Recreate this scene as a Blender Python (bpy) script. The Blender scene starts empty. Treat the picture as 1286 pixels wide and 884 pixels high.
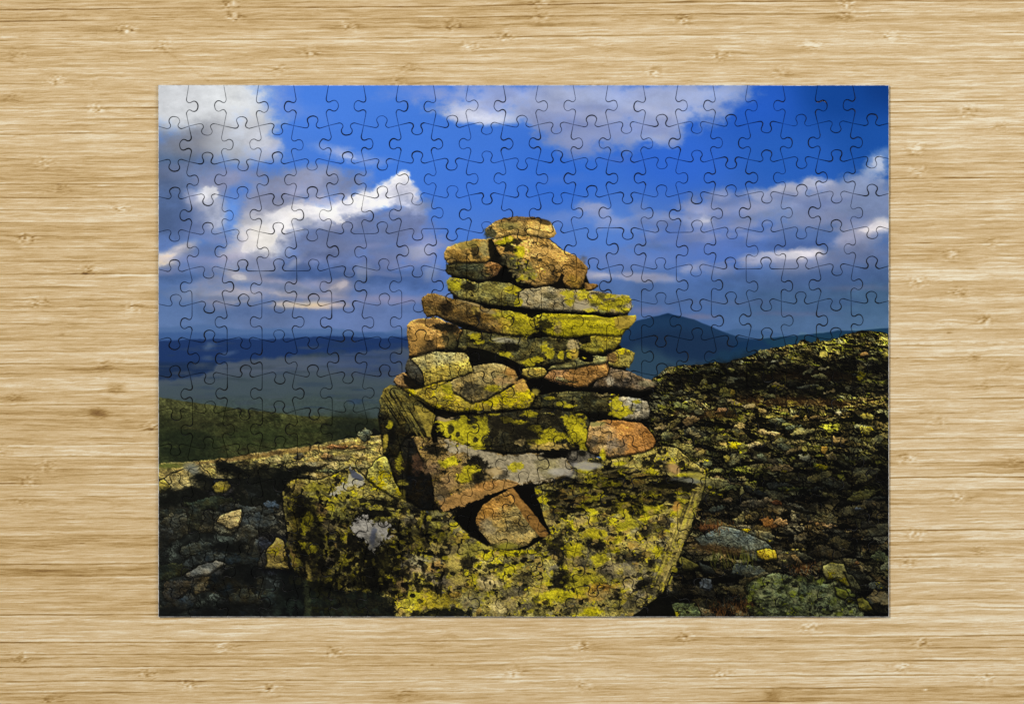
import bpy, math
import numpy as np

# ================================================================= camera, light, exposure
C = bpy.data.collections.new("scene"); bpy.context.scene.collection.children.link(C)
sc = bpy.context.scene
U_ = 0.0004                      # metres per card unit
TH = 4.6                         # card thickness in card units
CX, CY = 643.0, 442.0            # middle of the view, card units
CAM_D = 1.25
def W(x, y, z=0.): return ((x-CX)*U_, (CY-y)*U_, z*U_)

cam = bpy.data.cameras.new("camera"); camo = bpy.data.objects.new("camera", cam); C.objects.link(camo)
camo.location = (0, 0, CAM_D+TH*U_); camo.rotation_euler = (0, 0, 0)
cam.sensor_fit = 'HORIZONTAL'; cam.sensor_width = 36
cam.lens = 36*CAM_D/(1286*U_); cam.clip_start = .01; cam.clip_end = 50
sc.camera = camo
world = bpy.data.worlds.new("World"); sc.world = world; world.use_nodes = True
bg = world.node_tree.nodes["Background"]
bg.inputs[0].default_value = (.93, .96, 1., 1); bg.inputs[1].default_value = .16
def area(name, loc, size, power, col):
    l = bpy.data.lights.new(name, 'AREA'); l.shape = 'DISK'; l.size = size; l.energy = power; l.color = col
    o = bpy.data.objects.new(name, l); C.objects.link(o); o.location = loc
    d = -np.array(loc)/np.linalg.norm(loc)
    import mathutils
    o.rotation_euler = mathutils.Vector(d).to_track_quat('-Z', 'Y').to_euler()
    return o
area("key_lamp", (-1.55, 1.05, 2.5), .55, 66, (1., .985, .955))
area("fill_lamp", (1.35, .3, 1.5), 1.2, 17, (1., .97, .93))
sc.view_settings.view_transform = 'Standard'; sc.view_settings.look = 'None'
sc.view_settings.exposure = 0; sc.view_settings.gamma = 1

# ---------------------------------------------------------------- the printed picture (generated, no files)
# every coordinate below is in "card units"; the card spans x 198..1117, y 106..775
S = 2
PX0, PY0, PX1, PY1 = 196, 104, 1119, 777
PW, PH = (PX1-PX0)*S, (PY1-PY0)*S
_rng = np.random.RandomState(7)
_lat = _rng.rand(64, 256, 256).astype(np.float32)
def vnoise(X, Y, k):
    L = _lat[k % 64]
    xi = np.floor(X); yi = np.floor(Y)
    fx = (X-xi); fy = (Y-yi)
    fx = fx*fx*(3-2*fx); fy = fy*fy*(3-2*fy)
    xi = xi.astype(np.int64) & 255; yi = yi.astype(np.int64) & 255
    x1 = (xi+1) & 255; y1 = (yi+1) & 255
    return (L[yi, xi]*(1-fx)+L[yi, x1]*fx)*(1-fy)+(L[y1, xi]*(1-fx)+L[y1, x1]*fx)*fy
def fbm(X, Y, sx, sy, oc, k, gain=.55):
    t = np.zeros(X.shape, np.float32); a = 1.; s = 0.
    for o in range(oc):
        t += a*(vnoise(X/sx*2**o+o*17.3, Y/sy*2**o+o*9.1, k+o)-.5); s += a; a *= gain
    return t/s*2.2            # roughly -1..1
gx = PX0+(np.arange(PW)+.5)/S; gy = PY0+(np.arange(PH)+.5)/S
GX, GY = np.meshgrid(gx.astype(np.float32), gy.astype(np.float32))
NB = fbm(GX, GY, 70, 45, 6, 0)          # big soft
NC = fbm(GX, GY, 26, 20, 5, 8)          # cloud edge
NM = fbm(GX, GY, 12, 9, 5, 14, .6)      # lichen patches
NF = fbm(GX, GY, 5, 4, 4, 20, .65)      # fine
NG = fbm(GX, GY, 2.2, 1.8, 3, 26, .7)   # grain
NH = fbm(GX, GY, 22, 4, 5, 32, .6)      # strata
NL = fbm(GX, GY, 9, 8, 4, 40, .6)       # second lichen field
NV = fbm(GX, GY, 30, 24, 4, 46, .6)
W1 = fbm(GX, GY, 9, 9, 4, 50, .6); W2 = fbm(GX, GY, 9, 9, 4, 55, .6)
CW1 = fbm(GX, GY, 46, 34, 7, 3, .62); CW2 = fbm(GX, GY, 46, 30, 7, 12, .62); CN = fbm(GX, GY, 30, 20, 7, 22, .68)
IMG = np.zeros((PH, PW, 3), np.float32)
def ss(a, b, x):
    t = np.clip((x-a)/(b-a), 0, 1); return t*t*(3-2*t)
def cells(X, Y, k):
    xi = np.floor(X).astype(np.int64); yi = np.floor(Y).astype(np.int64)
    f1 = np.full(X.shape, 9., np.float32); r = [f1*0 for _ in range(5)]
    for oy in (-1, 0, 1):
        for ox in (-1, 0, 1):
            cx = (xi+ox) & 255; cy = (yi+oy) & 255
            dx = X-(xi+ox+_lat[k, cy, cx]); dy = Y-(yi+oy+_lat[k+1, cy, cx])
            e = dx*dx+dy*dy; n = e < f1
            f1 = np.where(n, e, f1)
            for q, v in enumerate((_lat[k+2, cy, cx], _lat[k+3, cy, cx], _lat[k+4, cy, cx], dx, dy)): r[q] = np.where(n, v, r[q])
    return r
def relief(sizes, seed, warp, sh_len, slope, lx=.75, ly=-.65, amb=.16, rough=1., tilt=0., jump=1.):
    """shading of a broken stony surface: tilted facets at several sizes, lit from one side with cast shade"""
    X = GX+warp*W1; Y = GY+warp*W2+tilt*GX; H = np.zeros(GX.shape, np.float32)
    for i, (w, h) in enumerate(sizes):
        a, b, c, dx, dy = cells(X/w, Y/h, seed+i*5)
        H += h*(jump*a+(b-.5)*2.2*dx+(c-.5)*2.2*dy)
    H += rough*(NF*1.5+NG*.7)
    gy_, gx_ = np.gradient(H, 1/S)
    nz = 1.25
    l = np.array((lx, ly, .55)); l /= np.linalg.norm(l)
    sh = (-gx_*l[0]-gy_*l[1]+nz*l[2])/np.sqrt(gx_**2+gy_**2+nz**2)
    sh = np.clip(sh, 0, 1)
    occ = np.zeros_like(H)
    for k in range(1, sh_len):
        q = np.roll(H, (int(round(-ly*k*S)), int(round(-lx*k*S))), (0, 1))-k*slope-H
        occ = np.maximum(occ, q)
    return amb+(1-amb)*sh*ss(.9, .0, occ)
R1 = relief([(44, 19), (20, 9), (9, 4.5)], 0, 3.5, 10, 1.1, rough=.6, jump=.5)          # stony ground
R2 = relief([(24, 9), (11, 4.6), (5, 2.5)], 20, 2.5, 6, 1.2, rough=.6, jump=.5)          # finer, farther ground
_c1 = cells((GX+9*W1+.4*GY)/24, (GY+7*W2-.15*GX)/13, 40); _c2 = cells((GX+5*W1)/11, (GY+4*W2)/6, 45)
_h = NM*2.2+NL*1.5+NF*1.1+NG*.45
_gy, _gx = np.gradient(_h, 1/S)
R3 = np.clip(.64+.34*(_c1[0]-.5)+.24*(_c2[0]-.5)-_gx*.16+_gy*.2+.14*NG, .12, 1.05)      # faces of the cairn stones
def box(x0, y0, x1, y1):
    i0 = max(0, int((x0-PX0)*S)); i1 = min(PW, int((x1-PX0)*S)+1)
    j0 = max(0, int((y0-PY0)*S)); j1 = min(PH, int((y1-PY0)*S)+1)
    return (slice(j0, j1), slice(i0, i1)) if i1 > i0 and j1 > j0 else None
def put(sl, m, col):
    IMG[sl] = IMG[sl]*(1-m[..., None])+np.asarray(col, np.float32)*m[..., None]
def blob(cx, cy, rx, ry, col, a=1., soft=.5, n=.35, rot=0, f=None):
    R = max(rx, ry)*(1+soft+n)*1.2+(12 if f is None else 0)
    sl = box(cx-R, cy-R, cx+R, cy+R)
    if sl is None: return
    x = GX[sl]-cx; y = GY[sl]-cy
    c, s = math.cos(math.radians(rot)), math.sin(math.radians(rot))
    if f is None:
        x = x+13*CW1[sl]*min(1, ry/8); y = y+8*CW2[sl]*min(1, ry/8)
    u = (x*c+y*s)/rx; v = (-x*s+y*c)/ry
    d = np.sqrt(u*u+v*v)+n*(1.5*CN[sl] if f is None else f[sl])
    if f is not None:
        col = np.asarray(col, np.float32)*np.clip((.42+.82*R3[sl])*(1+.22*NG[sl]+.15*NL[sl]), .2, 1.4)[..., None]
    put(sl, a*ss(1+soft, 1-soft, d), col)
def sdist(P, X, Y):
    P = np.asarray(P, np.float32); n = len(P)
    best = np.full(X.shape, 1e9, np.float32); ins = np.zeros(X.shape, bool)
    for i in range(n):
        x0, y0 = P[i]; x1, y1 = P[(i+1) % n]
        ex, ey = x1-x0, y1-y0; L = ex*ex+ey*ey+1e-6
        t = np.clip(((X-x0)*ex+(Y-y0)*ey)/L, 0, 1)
        d = (X-x0-t*ex)**2+(Y-y0-t*ey)**2
        best = np.minimum(best, d)
        if y0 != y1:
            c = ((y0 > Y) != (y1 > Y)) & (X < ex*(Y-y0)/ey+x0)
            ins ^= c
    return np.where(ins, 1, -1)*np.sqrt(best)
def pbox(P, m=6):
    xs = [p[0] for p in P]; ys = [p[1] for p in P]
    return box(min(xs)-m, min(ys)-m, max(xs)+m, max(ys)+m)
def shade(P, k, soft=6, warp=4):
    sl = pbox(P, 6+soft)
    m = ss(-soft, soft, sdist(P, GX[sl]+warp*W1[sl], GY[sl]+warp*W2[sl])+soft*.8*NM[sl])[..., None]
    IMG[sl] *= 1+(np.asarray(k, np.float32)-1)*m
def poly(P, col, a=1., soft=.6, warp=1.5, tex=.0, f=None, rag=0.):
    sl = pbox(P, 6+soft)
    if sl is None: return
    d = sdist(P, GX[sl]+warp*W1[sl], GY[sl]+warp*W2[sl])
    if rag: d = d+rag*(NF[sl]+.8*NG[sl]+.6*NM[sl])
    m = a*ss(-soft, soft, d)
    c = np.asarray(col, np.float32)*((.58+.6*R3[sl])[..., None] if tex > 0 and warp > .9 else 1)*(1+tex*((NF if f is None else f)[sl])[..., None])
    put(sl, m, c)
YEL = (172, 156, 16); BLK = (22, 21, 14)
def rock(P, col, yel=0., blk=0., lit=(0, -1), grad=.15, tex=.3, warp=1.8, yc=YEL, bc=BLK, under=.55, strat=.25, col2=None, split=None, rim=1.18, crack=.0, edge=2.2, out=.8, rag=.5):
    """a stone of the printed cairn: base colour, strata, lichen cover yel / blk (0..1), crevice round it"""
    sl = pbox(P, 9)
    if sl is None: return
    X = GX[sl]+warp*W1[sl]; Y = GY[sl]+warp*W2[sl]
    d = sdist(P, X, Y)
    d = d+rag*(NF[sl]+.8*NG[sl])
    rk = (IMG[sl][..., 2] < IMG[sl][..., 0]+12)
    put(sl, out*ss(-2.6, -.2, d)*rk, (14, 13, 9))
    xs = [p[0] for p in P]; ys = [p[1] for p in P]
    cx = (min(xs)+max(xs))/2; cy = (min(ys)+max(ys))/2
    w = max(8, (max(xs)-min(xs))/2); h = max(6, (max(ys)-min(ys))/2)
    c = np.zeros(d.shape+(3,), np.float32)+np.asarray(col, np.float32)
    if col2 is not None:                       # second tone to one side: split = (nx, ny, offset)
        t = ((GX[sl]-cx)/w*split[0]+(GY[sl]-cy)/h*split[1])-split[2]+.35*NM[sl]
        c += ss(-.25, .25, t)[..., None]*(np.asarray(col2, np.float32)-c)
    sh = 1+tex*.5*NF[sl]+tex*.55*NG[sl]+strat*NH[sl]+.2*tex*NB[sl]
    sh = sh+grad*((GX[sl]-cx)/w*lit[0]+(GY[sl]-cy)/h*lit[1])
    k = ss(.06, .3, NM[sl]*.75+NF[sl]*.5)
    c = c*(1-.22*k[..., None])                 # darker mottles
    c = c*(.50+.78*R3[sl])[..., None]
    hue = NL[sl][..., None]*np.array((10, 1, -12), np.float32)
    c = c+hue
    if yel > 0:
        th = 1.05-yel*1.6
        m = ss(th-.05, th+.1, NM[sl]+.35*NG[sl])
        yy = np.asarray(yc, np.float32)*(1+.28*NL[sl]+.15*NG[sl])[..., None]
        c = c*(1-m[..., None])+yy*m[..., None]
    if blk > 0:
        th = 1.05-blk*1.6
        m = .9*ss(th-.04, th+.08, NL[sl]*.9+.25*NF[sl]+.2*NG[sl])
        c = c*(1-m[..., None])+np.asarray(bc, np.float32)*m[..., None]
    sp = ss(.30, .52, NG[sl]*.75+NF[sl]*.45+.12*NM[sl])
    c = c*(1-.55*sp)[..., None]
    sp = ss(.30, .55, -NG[sl]*.8-.35*NF[sl]+.1*NL[sl])
    c = c*(1+.30*sp)[..., None]+(8*sp)[..., None]
    fr = ss(.075, .0, np.abs(NH[sl]+.3*NM[sl]))*ss(-.1, .3, NV[sl])
    c = c*(1-.62*fr)[..., None]
    c = c*np.clip(sh, .3, 1.45)[..., None]*(.72+.42*R3[sl])[..., None]
    q = int(edge*S)
    dn = np.full(d.shape, -1., np.float32); dn[:-q] = d[q:]
    up = np.full(d.shape, -1., np.float32); up[q:] = d[:-q]
    c = c*(1-under*ss(1.6, -1.2, dn))[..., None]
    c = c*(1+(rim-1)*ss(1., -1., up))[..., None]
    if crack > 0:
        cr = ss(.035, .0, np.abs(NV[sl]+.25*NH[sl]-.1))
        c = c*(1-crack*cr)[..., None]
    put(sl, ss(-.5, .5, d), np.clip(c, 4, 245))
def rubble(region, F, seed, pal, gain=1.4, lit=.5, dark=(11, 11, 8), cw=14, ch=6, sat=1.):
    """broken stones: relief shading F, tones by cell, drifting patches of light"""
    sl = pbox(region, 3)
    m = ss(-.6, .6, sdist(region, GX[sl]+2*W1[sl], GY[sl]+2*W2[sl]))
    a, b, c_, dx, dy = cells((GX[sl]+4*W1[sl])/cw, (GY[sl]+4*W2[sl])/ch, seed)
    pal = np.asarray(pal, np.float32)
    c = pal[np.minimum((a*len(pal)).astype(int), len(pal)-1)]
    g = pal.mean(0)
    c = g+(c-g)*.8
    on = ss(-.25, .35, (lit-.5)*1.6+.8*NC[sl]+.5*NM[sl]+.5*(b-.5))
    f = np.clip(F[sl]*1.5-.15, .03, 1.15)
    c = c*(f*gain*(.40+.60*on)*(1+.3*NF[sl]+.35*NG[sl]))[..., None]+np.asarray(dark, np.float32)*.6
    put(sl, m, np.clip(c, 4, 235))

R5 = .25+.75*relief([(64, 36), (27, 16), (11, 7)], 15, 5., 12, 1.2, rough=.5, jump=.35)
R4 = .4+.6*R2
# ---- sky: smooth tones from a few samples
_cp = [(200,110,90,140,220),(400,115,72,128,228),(500,200,66,124,225),(600,230,64,120,222),(700,225,52,110,214),(850,200,48,104,212),
 (950,130,36,92,198),(1117,106,8,56,128),(1060,120,14,68,150),(1100,180,24,80,165),(1000,200,38,95,190),(560,290,74,124,215),(760,290,84,128,208),(250,330,95,125,185),
 (450,390,110,130,185),(250,400,100,126,178),(330,400,108,128,178),(800,370,90,118,175),(1000,390,86,115,160),(1100,380,84,114,152),
 (900,300,84,117,190),(1050,330,90,115,165),(640,330,90,125,200),(720,400,90,115,170)]
num = np.zeros((PH, PW, 3), np.float32); den = np.zeros((PH, PW), np.float32)
for x, y, r, g, b in _cp:
    w_ = 1/(((GX-x)**2+(1.6*(GY-y))**2)+600)**1.6*1e4
    num += w_[..., None]*np.array((r, g, b), np.float32); den += w_
IMG[:] = num/den[..., None]
# ---- clouds (x, y, rx, ry, colour, alpha, soft, noise, rot)
WH = (224, 224, 228)
for b_ in [
 # high cloud, upper left
 (248,128,88,48,(200,204,210),1,.3,.25,12),(318,160,20,30,(178,184,200),.8,.5,.4,-20),(326,190,26,16,(170,176,198),.8,.5,.5,0),
 (285,120,40,24,(212,216,220),.8,.6,.3,0),(222,124,32,22,(196,199,204),.7,.7,.2,0),
 (225,188,62,24,(112,120,140),.95,.5,.2,-6),(206,210,42,20,(78,106,146),.9,.6,.2,0),(250,178,44,14,(140,142,152),.7,.7,.3,-12),
 (300,170,32,26,(196,199,206),.75,.6,.4,-30),(292,188,24,12,(172,178,190),.6,.7,.4,0),(340,186,13,9,(178,183,206),.7,.5,.6,0),
 (262,224,78,14,(116,132,172),.9,.5,.4,0),(290,222,30,9,(150,150,182),.6,.7,.5,0),(232,222,40,8,(100,126,172),.6,.7,.4,0),
 (366,140,36,9,(120,150,222),.5,.8,.6,15),(355,118,14,12,(115,145,224),.4,.8,.6,40),
 (425,192,26,7,(150,170,224),.7,.6,.6,10),(440,199,26,6,(165,178,222),.7,.6,.6,12),(475,203,14,4,(120,150,222),.5,.8,.6,0),(458,222,10,6,(130,155,222),.5,.7,.6,0),
 # left middle
 (222,272,44,30,(84,106,150),.95,.5,.3,0),(262,264,22,28,(150,160,190),.85,.5,.5,-25),(257,243,10,9,(222,224,232),.9,.5,.6,30),(270,266,12,14,(196,200,214),.8,.6,.6,-20),
 (262,280,16,10,(170,176,200),.7,.6,.5,0),(292,270,13,20,(98,150,235),.9,.5,.4,10),(248,300,18,6,(88,132,205),.7,.6,.4,-10),
 (212,322,24,11,(218,200,180),.95,.45,.5,-18),(228,310,16,7,(196,186,186),.8,.5,.5,-20),(206,332,16,7,(226,206,176),.8,.6,.4,0),
 (250,326,28,15,(104,126,174),.85,.5,.4,0),(216,346,34,8,(82,108,158),.9,.5,.3,0),
 # the large bright cloud
 (380,238,72,19,(138,146,178),.95,.35,.45,-4),(330,262,26,22,(140,148,180),.9,.4,.4,-30),(395,222,30,10,(152,158,188),.7,.5,.5,0),
 (352,280,44,19,(216,214,220),.95,.4,.45,-12),(338,296,34,30,(204,202,208),.9,.5,.35,-30),(400,270,48,16,(228,226,230),.95,.4,.4,-4),(448,262,42,16,(234,232,238),.95,.35,.4,-14),
 (484,248,24,16,(232,232,240),1,.25,.35,-40),(503,230,11,13,(238,238,244),1,.2,.35,10),(506,250,20,18,(215,216,232),1,.25,.35,40),(517,268,14,16,(170,176,208),.9,.4,.4,50),
 (312,308,30,22,(198,194,198),.95,.45,.4,-35),(328,300,17,17,(226,222,218),.9,.6,.4,-40),(300,322,17,9,(186,184,196),.7,.6,.5,0),
 (452,300,84,30,(104,121,166),.97,.3,.4,0),(392,314,30,18,(112,126,166),.85,.45,.35,-10),(490,274,34,15,(108,124,168),.95,.35,.5,0),(528,300,26,22,(122,136,186),.85,.6,.4,0),
 (430,328,52,12,(116,132,176),.6,.7,.4,0),(350,337,38,12,(84,106,154),.9,.5,.35,0),(420,345,68,10,(72,98,152),.9,.5,.35,0),(500,350,56,11,(78,104,160),.8,.6,.4,0),
 (540,322,22,16,(140,148,190),.6,.7,.5,0),(556,346,24,9,(100,125,190),.6,.7,.5,0),(460,330,40,8,(96,114,164),.6,.6,.4,0),
 (297,347,12,5,(210,194,188),.9,.6,.6,20),(272,352,24,6,(150,152,182),.7,.6,.5,-12),
 (250,368,36,9,(160,162,188),.7,.6,.5,-6),(309,366,34,10,(176,170,190),.8,.6,.5,-6),(344,354,32,6,(170,164,188),.8,.6,.5,8),(356,366,40,9,(172,166,190),.7,.6,.5,0),
 (398,356,26,6,(156,154,186),.8,.6,.5,0),(425,366,18,10,(186,172,186),.75,.6,.6,-30),(415,375,30,7,(160,156,188),.6,.7,.5,0),(478,376,26,5,(165,155,188),.6,.7,.5,0),(520,375,28,4,(160,150,190),.55,.7,.5,0),
 (384,384,44,5,(196,176,176),.85,.5,.5,0),(360,384,15,4,(218,190,172),.8,.6,.5,0),(394,383,16,4.5,(218,190,172),.8,.6,.5,0),(428,384,14,3,(190,172,180),.5,.7,.5,0),
 # cloud over the cairn
 (548,118,48,9,(128,150,218),.7,.6,.6,0),(640,125,86,16,(150,166,216),.9,.4,.5,0),(604,140,40,11,(178,188,222),.9,.4,.5,2),(615,147,42,7,(204,208,226),.9,.45,.4,2),(575,140,12,7,(186,194,224),.8,.5,.5,0),
 (760,128,112,32,(150,164,206),.95,.3,.35,0),(850,130,66,24,(150,164,206),.95,.4,.4,-8),(722,170,48,22,(132,146,194),.92,.35,.4,18),(745,155,48,18,(124,138,186),.85,.5,.4,0),(800,165,56,17,(138,154,200),.9,.4,.45,-6),
 (710,120,34,10,(172,181,212),.6,.7,.4,0),(800,122,60,9,(166,178,212),.5,.7,.4,0),(900,118,40,11,(158,172,212),.85,.5,.4,-14),(905,142,24,8,(110,138,204),.6,.6,.5,-35),(640,118,30,6,(120,145,216),.6,.6,.5,0),
 (700,224,30,6,(90,126,206),.4,.8,.5,0),(775,203,20,4,(80,116,205),.4,.8,.5,0),
 # right half
 (750,264,22,9,(150,160,200),.9,.45,.6,0),(767,278,34,11,(136,152,200),.85,.5,.5,10),(705,275,26,8,(108,138,206),.7,.6,.5,0),(835,272,28,6,(124,148,204),.75,.6,.5,0),
 (800,325,62,12,(112,134,192),.7,.6,.5,0),(870,300,64,16,(98,122,184),.8,.6,.4,0),(880,270,22,16,(168,174,206),.85,.5,.6,-30),(888,274,10,9,(192,194,212),.7,.6,.5,0),
 (930,262,54,22,(112,132,184),.95,.35,.4,0),(1010,258,70,24,(122,140,182),.97,.3,.4,-4),(1085,256,46,36,(122,138,176),.97,.3,.4,-20),
 (905,244,12,6,(150,162,204),.8,.6,.5,0),(958,243,26,7,(160,168,200),.85,.45,.5,4),(1005,234,32,8,(166,172,202),.9,.4,.5,-8),(1032,232,16,7,(160,168,202),.8,.5,.5,10),
 (1080,232,26,11,(140,156,194),.9,.5,.5,-22),(1103,208,14,16,(150,168,204),.9,.45,.6,30),(1110,194,12,7,(110,142,196),.6,.6,.6,0),
 (1000,306,66,9,(76,104,164),.9,.5,.4,0),(960,290,60,10,(98,122,176),.6,.6,.4,0),(1040,272,50,12,(116,132,172),.5,.7,.4,0),
 (955,326,24,8,(168,172,198),.9,.4,.5,-8),(990,322,24,9,(186,186,204),.95,.35,.5,0),(1014,320,20,10,(198,194,206),.95,.35,.45,-6),(1005,333,44,9,(138,146,180),.8,.6,.4,0),
 (1082,300,34,15,(146,152,180),.9,.45,.5,-14),(1096,290,22,7,(204,198,204),.9,.45,.5,-8),(1112,284,12,8,(204,204,212),.8,.5,.5,0),(1066,302,16,9,(152,156,184),.8,.5,.6,0),(1088,320,34,11,(108,122,160),.8,.6,.4,0),
 (1060,350,66,11,(80,106,156),.85,.6,.3,0),(975,352,50,9,(90,116,170),.6,.7,.4,0),
 (754,344,28,7,(164,164,192),.9,.45,.5,4),(800,348,34,6,(162,162,190),.9,.45,.5,3),(836,352,22,5,(152,156,190),.8,.5,.5,0),(868,338,22,9,(152,158,190),.85,.5,.6,-10),(905,340,18,6,(140,150,188),.7,.6,.5,0),
 (812,391,22,4,(134,132,172),.6,.7,.5,0),(720,392,40,5,(120,126,172),.5,.7,.5,0),(880,398,20,3,(136,130,162),.6,.7,.5,0),(1000,394,44,2.5,(112,118,158),.5,.7,.5,0),(1080,362,34,3,(118,124,160),.5,.7,.5,0),(915,380,40,3,(104,122,168),.5,.7,.5,0),
 ]:
    x, y, rx, ry, c, a, so, n, ro = b_
    blob(x, y, rx, ry, c, a, so if so <= .25 else so*1.45, n, ro)
for b_ in [(214,228,34,22,(96,114,150),.85,.6,.5,0),(206,262,18,30,(84,106,148),.8,.6,.4,0),(236,214,34,10,(112,126,160),.7,.6,.5,0),(270,228,26,12,(140,146,180),.6,.6,.6,0),
           (244,250,14,10,(170,176,204),.7,.5,.7,30),(258,256,10,16,(206,208,222),.75,.5,.7,-20),(270,272,10,12,(178,184,206),.7,.5,.7,0),(246,290,20,10,(110,128,176),.7,.6,.6,0),
           (296,318,26,16,(176,176,194),.7,.5,.7,-20),(318,306,12,14,(214,210,212),.8,.5,.7,-30),(334,296,9,12,(236,232,226),.8,.5,.7,-30),(352,286,16,7,(232,230,232),.7,.5,.7,-20),
           (378,262,24,10,(190,190,208),.7,.5,.7,-10),(350,250,26,12,(130,138,170),.7,.5,.7,-10),(372,240,20,8,(168,168,198),.6,.5,.7,-10),(410,250,22,8,(186,186,210),.6,.5,.7,-6),
           (408,280,22,6,(196,198,214),.6,.5,.7,-6),(440,282,20,8,(130,140,176),.7,.5,.7,0),(480,284,24,12,(104,118,158),.8,.5,.7,0),(512,284,14,12,(112,126,170),.7,.5,.7,0),(498,266,14,8,(150,158,192),.6,.4,.7,0),
           (540,306,20,12,(146,154,196),.6,.6,.7,0),(500,320,30,10,(132,142,184),.5,.6,.7,0),(420,310,30,8,(120,132,172),.5,.6,.7,0),(380,322,30,8,(92,108,150),.6,.6,.7,0),(520,340,30,8,(96,118,170),.6,.6,.7,0),
           (330,330,22,8,(150,154,184),.6,.6,.7,-10),(238,338,30,6,(116,130,172),.6,.6,.7,0),(300,372,30,5,(186,178,190),.6,.6,.7,0),(366,362,24,5,(186,176,190),.6,.6,.7,0),(400,372,24,4,(182,170,186),.55,.6,.7,0)]:
    blob(*b_)
for b_ in [(398,268,34,9,(236,234,238),.9,.3,1.,-4),(440,258,30,9,(238,237,241),.92,.28,1.,-12),(362,280,24,10,(230,228,232),.85,.3,1.,-12),(476,250,20,9,(236,236,243),.95,.25,.9,-35),(328,298,14,12,(232,228,224),.85,.3,1.,-30),
           (311,312,12,8,(214,210,210),.75,.3,1.,-20),(258,246,8,8,(226,227,234),.8,.3,1.,20),(262,262,8,9,(204,207,220),.7,.3,1.,0),(212,321,15,5,(226,206,182),.8,.35,1.,-18),(300,349,7,3,(212,198,190),.8,.3,1.,10),
           (300,128,24,18,(212,215,218),.6,.3,1.,0),(322,176,12,14,(196,200,212),.7,.3,1.,0),(600,143,26,6,(208,212,230),.7,.3,1.,0),(1098,288,16,4,(214,209,212),.8,.3,1.,-10),(1012,319,14,5,(208,204,212),.8,.3,1.,0),(990,321,12,4,(200,200,212),.7,.3,1.,0),
           (886,273,8,6,(204,205,219),.75,.3,1.,0),(1105,205,7,8,(186,194,214),.7,.3,1.,0),(1024,230,14,4,(180,186,210),.7,.3,1.,0),(990,236,14,3,(182,187,210),.6,.3,1.,0),(760,345,16,3,(180,180,200),.7,.35,1.,0),(440,199,14,3,(180,192,226),.6,.3,1.,10),
           (300,366,22,3,(190,180,192),.6,.35,1.,0),(356,368,22,3,(190,180,192),.6,.35,1.,0),(424,362,12,4,(196,182,190),.6,.35,1.,-30),(372,384,26,2.4,(222,196,176),.75,.35,1.,0)]:
    blob(*b_)
for i in range(46):
    r = np.random.RandomState(i+222)
    x = r.uniform(200, 1115); y = r.uniform(300, 400); 
    if 560 < x < 790: continue
    c = [(136,146,190),(92,118,172),(158,156,190),(84,110,165)][i % 4]
    if x > 800: c = [(118,134,176),(84,112,164),(134,140,174),(78,106,156)][i % 4]
    blob(x, y, r.uniform(14,44), r.uniform(2,5.5), c, r.uniform(.25,.5), .75, .6, r.uniform(-8,8))
for i in range(30):
    r = np.random.RandomState(i+333); x = r.uniform(800,1110); y = r.uniform(246,300)
    blob(x, y, r.uniform(10,34), r.uniform(3,8), [(146,154,192),(104,124,176),(160,164,196)][i % 3], r.uniform(.25,.5), .75, .7, r.uniform(-14,8))
for i in range(26):
    r = np.random.RandomState(i+444); x = r.uniform(560,900); y = r.uniform(112,180)
    if y > 150 and (x < 690 or x > 850): continue
    blob(x, y, r.uniform(14,40), r.uniform(4,10), [(172,182,216),(134,150,204),(186,192,220)][i % 3], r.uniform(.2,.45), .8, .7, r.uniform(-14,14))
for i in range(26):
    r = np.random.RandomState(i+555); x = r.uniform(200,560); y = r.uniform(225,350)
    if 240 > y and x > 440: continue
    blob(x, y, r.uniform(8,26), r.uniform(4,10), [(160,166,196),(106,124,168),(196,196,208),(86,108,158)][i % 4], r.uniform(.2,.42), .8, .8, r.uniform(-40,20))
# soft cloud texture
sl = box(PX0, PY0, PX1, 420)
lum = IMG[sl].mean(-1, keepdims=True); sat = IMG[sl].max(-1, keepdims=True)-IMG[sl].min(-1, keepdims=True)
IMG[sl] *= 1+(CN[sl]*.13+NB[sl]*.05)[..., None]*np.clip(1.35-sat/110., .1, 1)
sl = box(PX0, 330, PX1, 430); k = ss(320, 370, GY[sl])[..., None]; IMG[sl] *= 1-k*np.array((.09, .06, .07), np.float32)
# ---- hills
L = 190; R_ = 1125
poly([(L,411),(215,411),(235,409),(257,407.5),(275,410),(305,414),(345,412),(382,413.5),(407,412),(425,413),(458,418),(490,416),(510,412),(530,420),(530,470),(L,470)], (80,110,158), 1, 2, 1)
poly([(L,418),(240,417),(300,421),(360,419),(420,420),(470,417),(510,421),(530,430),(530,470),(L,470)], (62,94,146), 1, 2.5, 1)
poly([(L,429),(238,426.5),(305,425),(325,427),(382,423.5),(428,422),(480,425),(530,421),(530,540),(L,540)], (28,53,100), 1, 1.2, 1)
poly([(L,478),(240,476),(262,468),(275,456),(300,454),(336,450),(373,447),(428,445),(470,440),(530,436),(530,560),(L,560)], (74,86,102), 1, 3, 2.5)
blob(470,452,60,10,(52,72,112),.8,.6,.4); blob(480,470,40,8,(44,62,102),.6,.6,.5)
poly([(L,482),(300,472),(420,470),(530,478),(530,560),(L,560)], (66,80,88), 1, 12, 4)
poly([(L,500),(300,500),(420,495),(530,505),(530,560),(L,560)], (62,76,76), 1, 8, 3)
poly([(L,455),(240,455),(272,455),(268,466),(240,473),(L,478)], (27,47,80), 1, 3, 2)
blob(265,434,9,6,(82,104,136),.7,.7,.6); blob(262,450,8,3,(70,90,122),.7,.7,.5); blob(288,445,10,3,(70,92,128),.7,.7,.5,-15)
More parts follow.
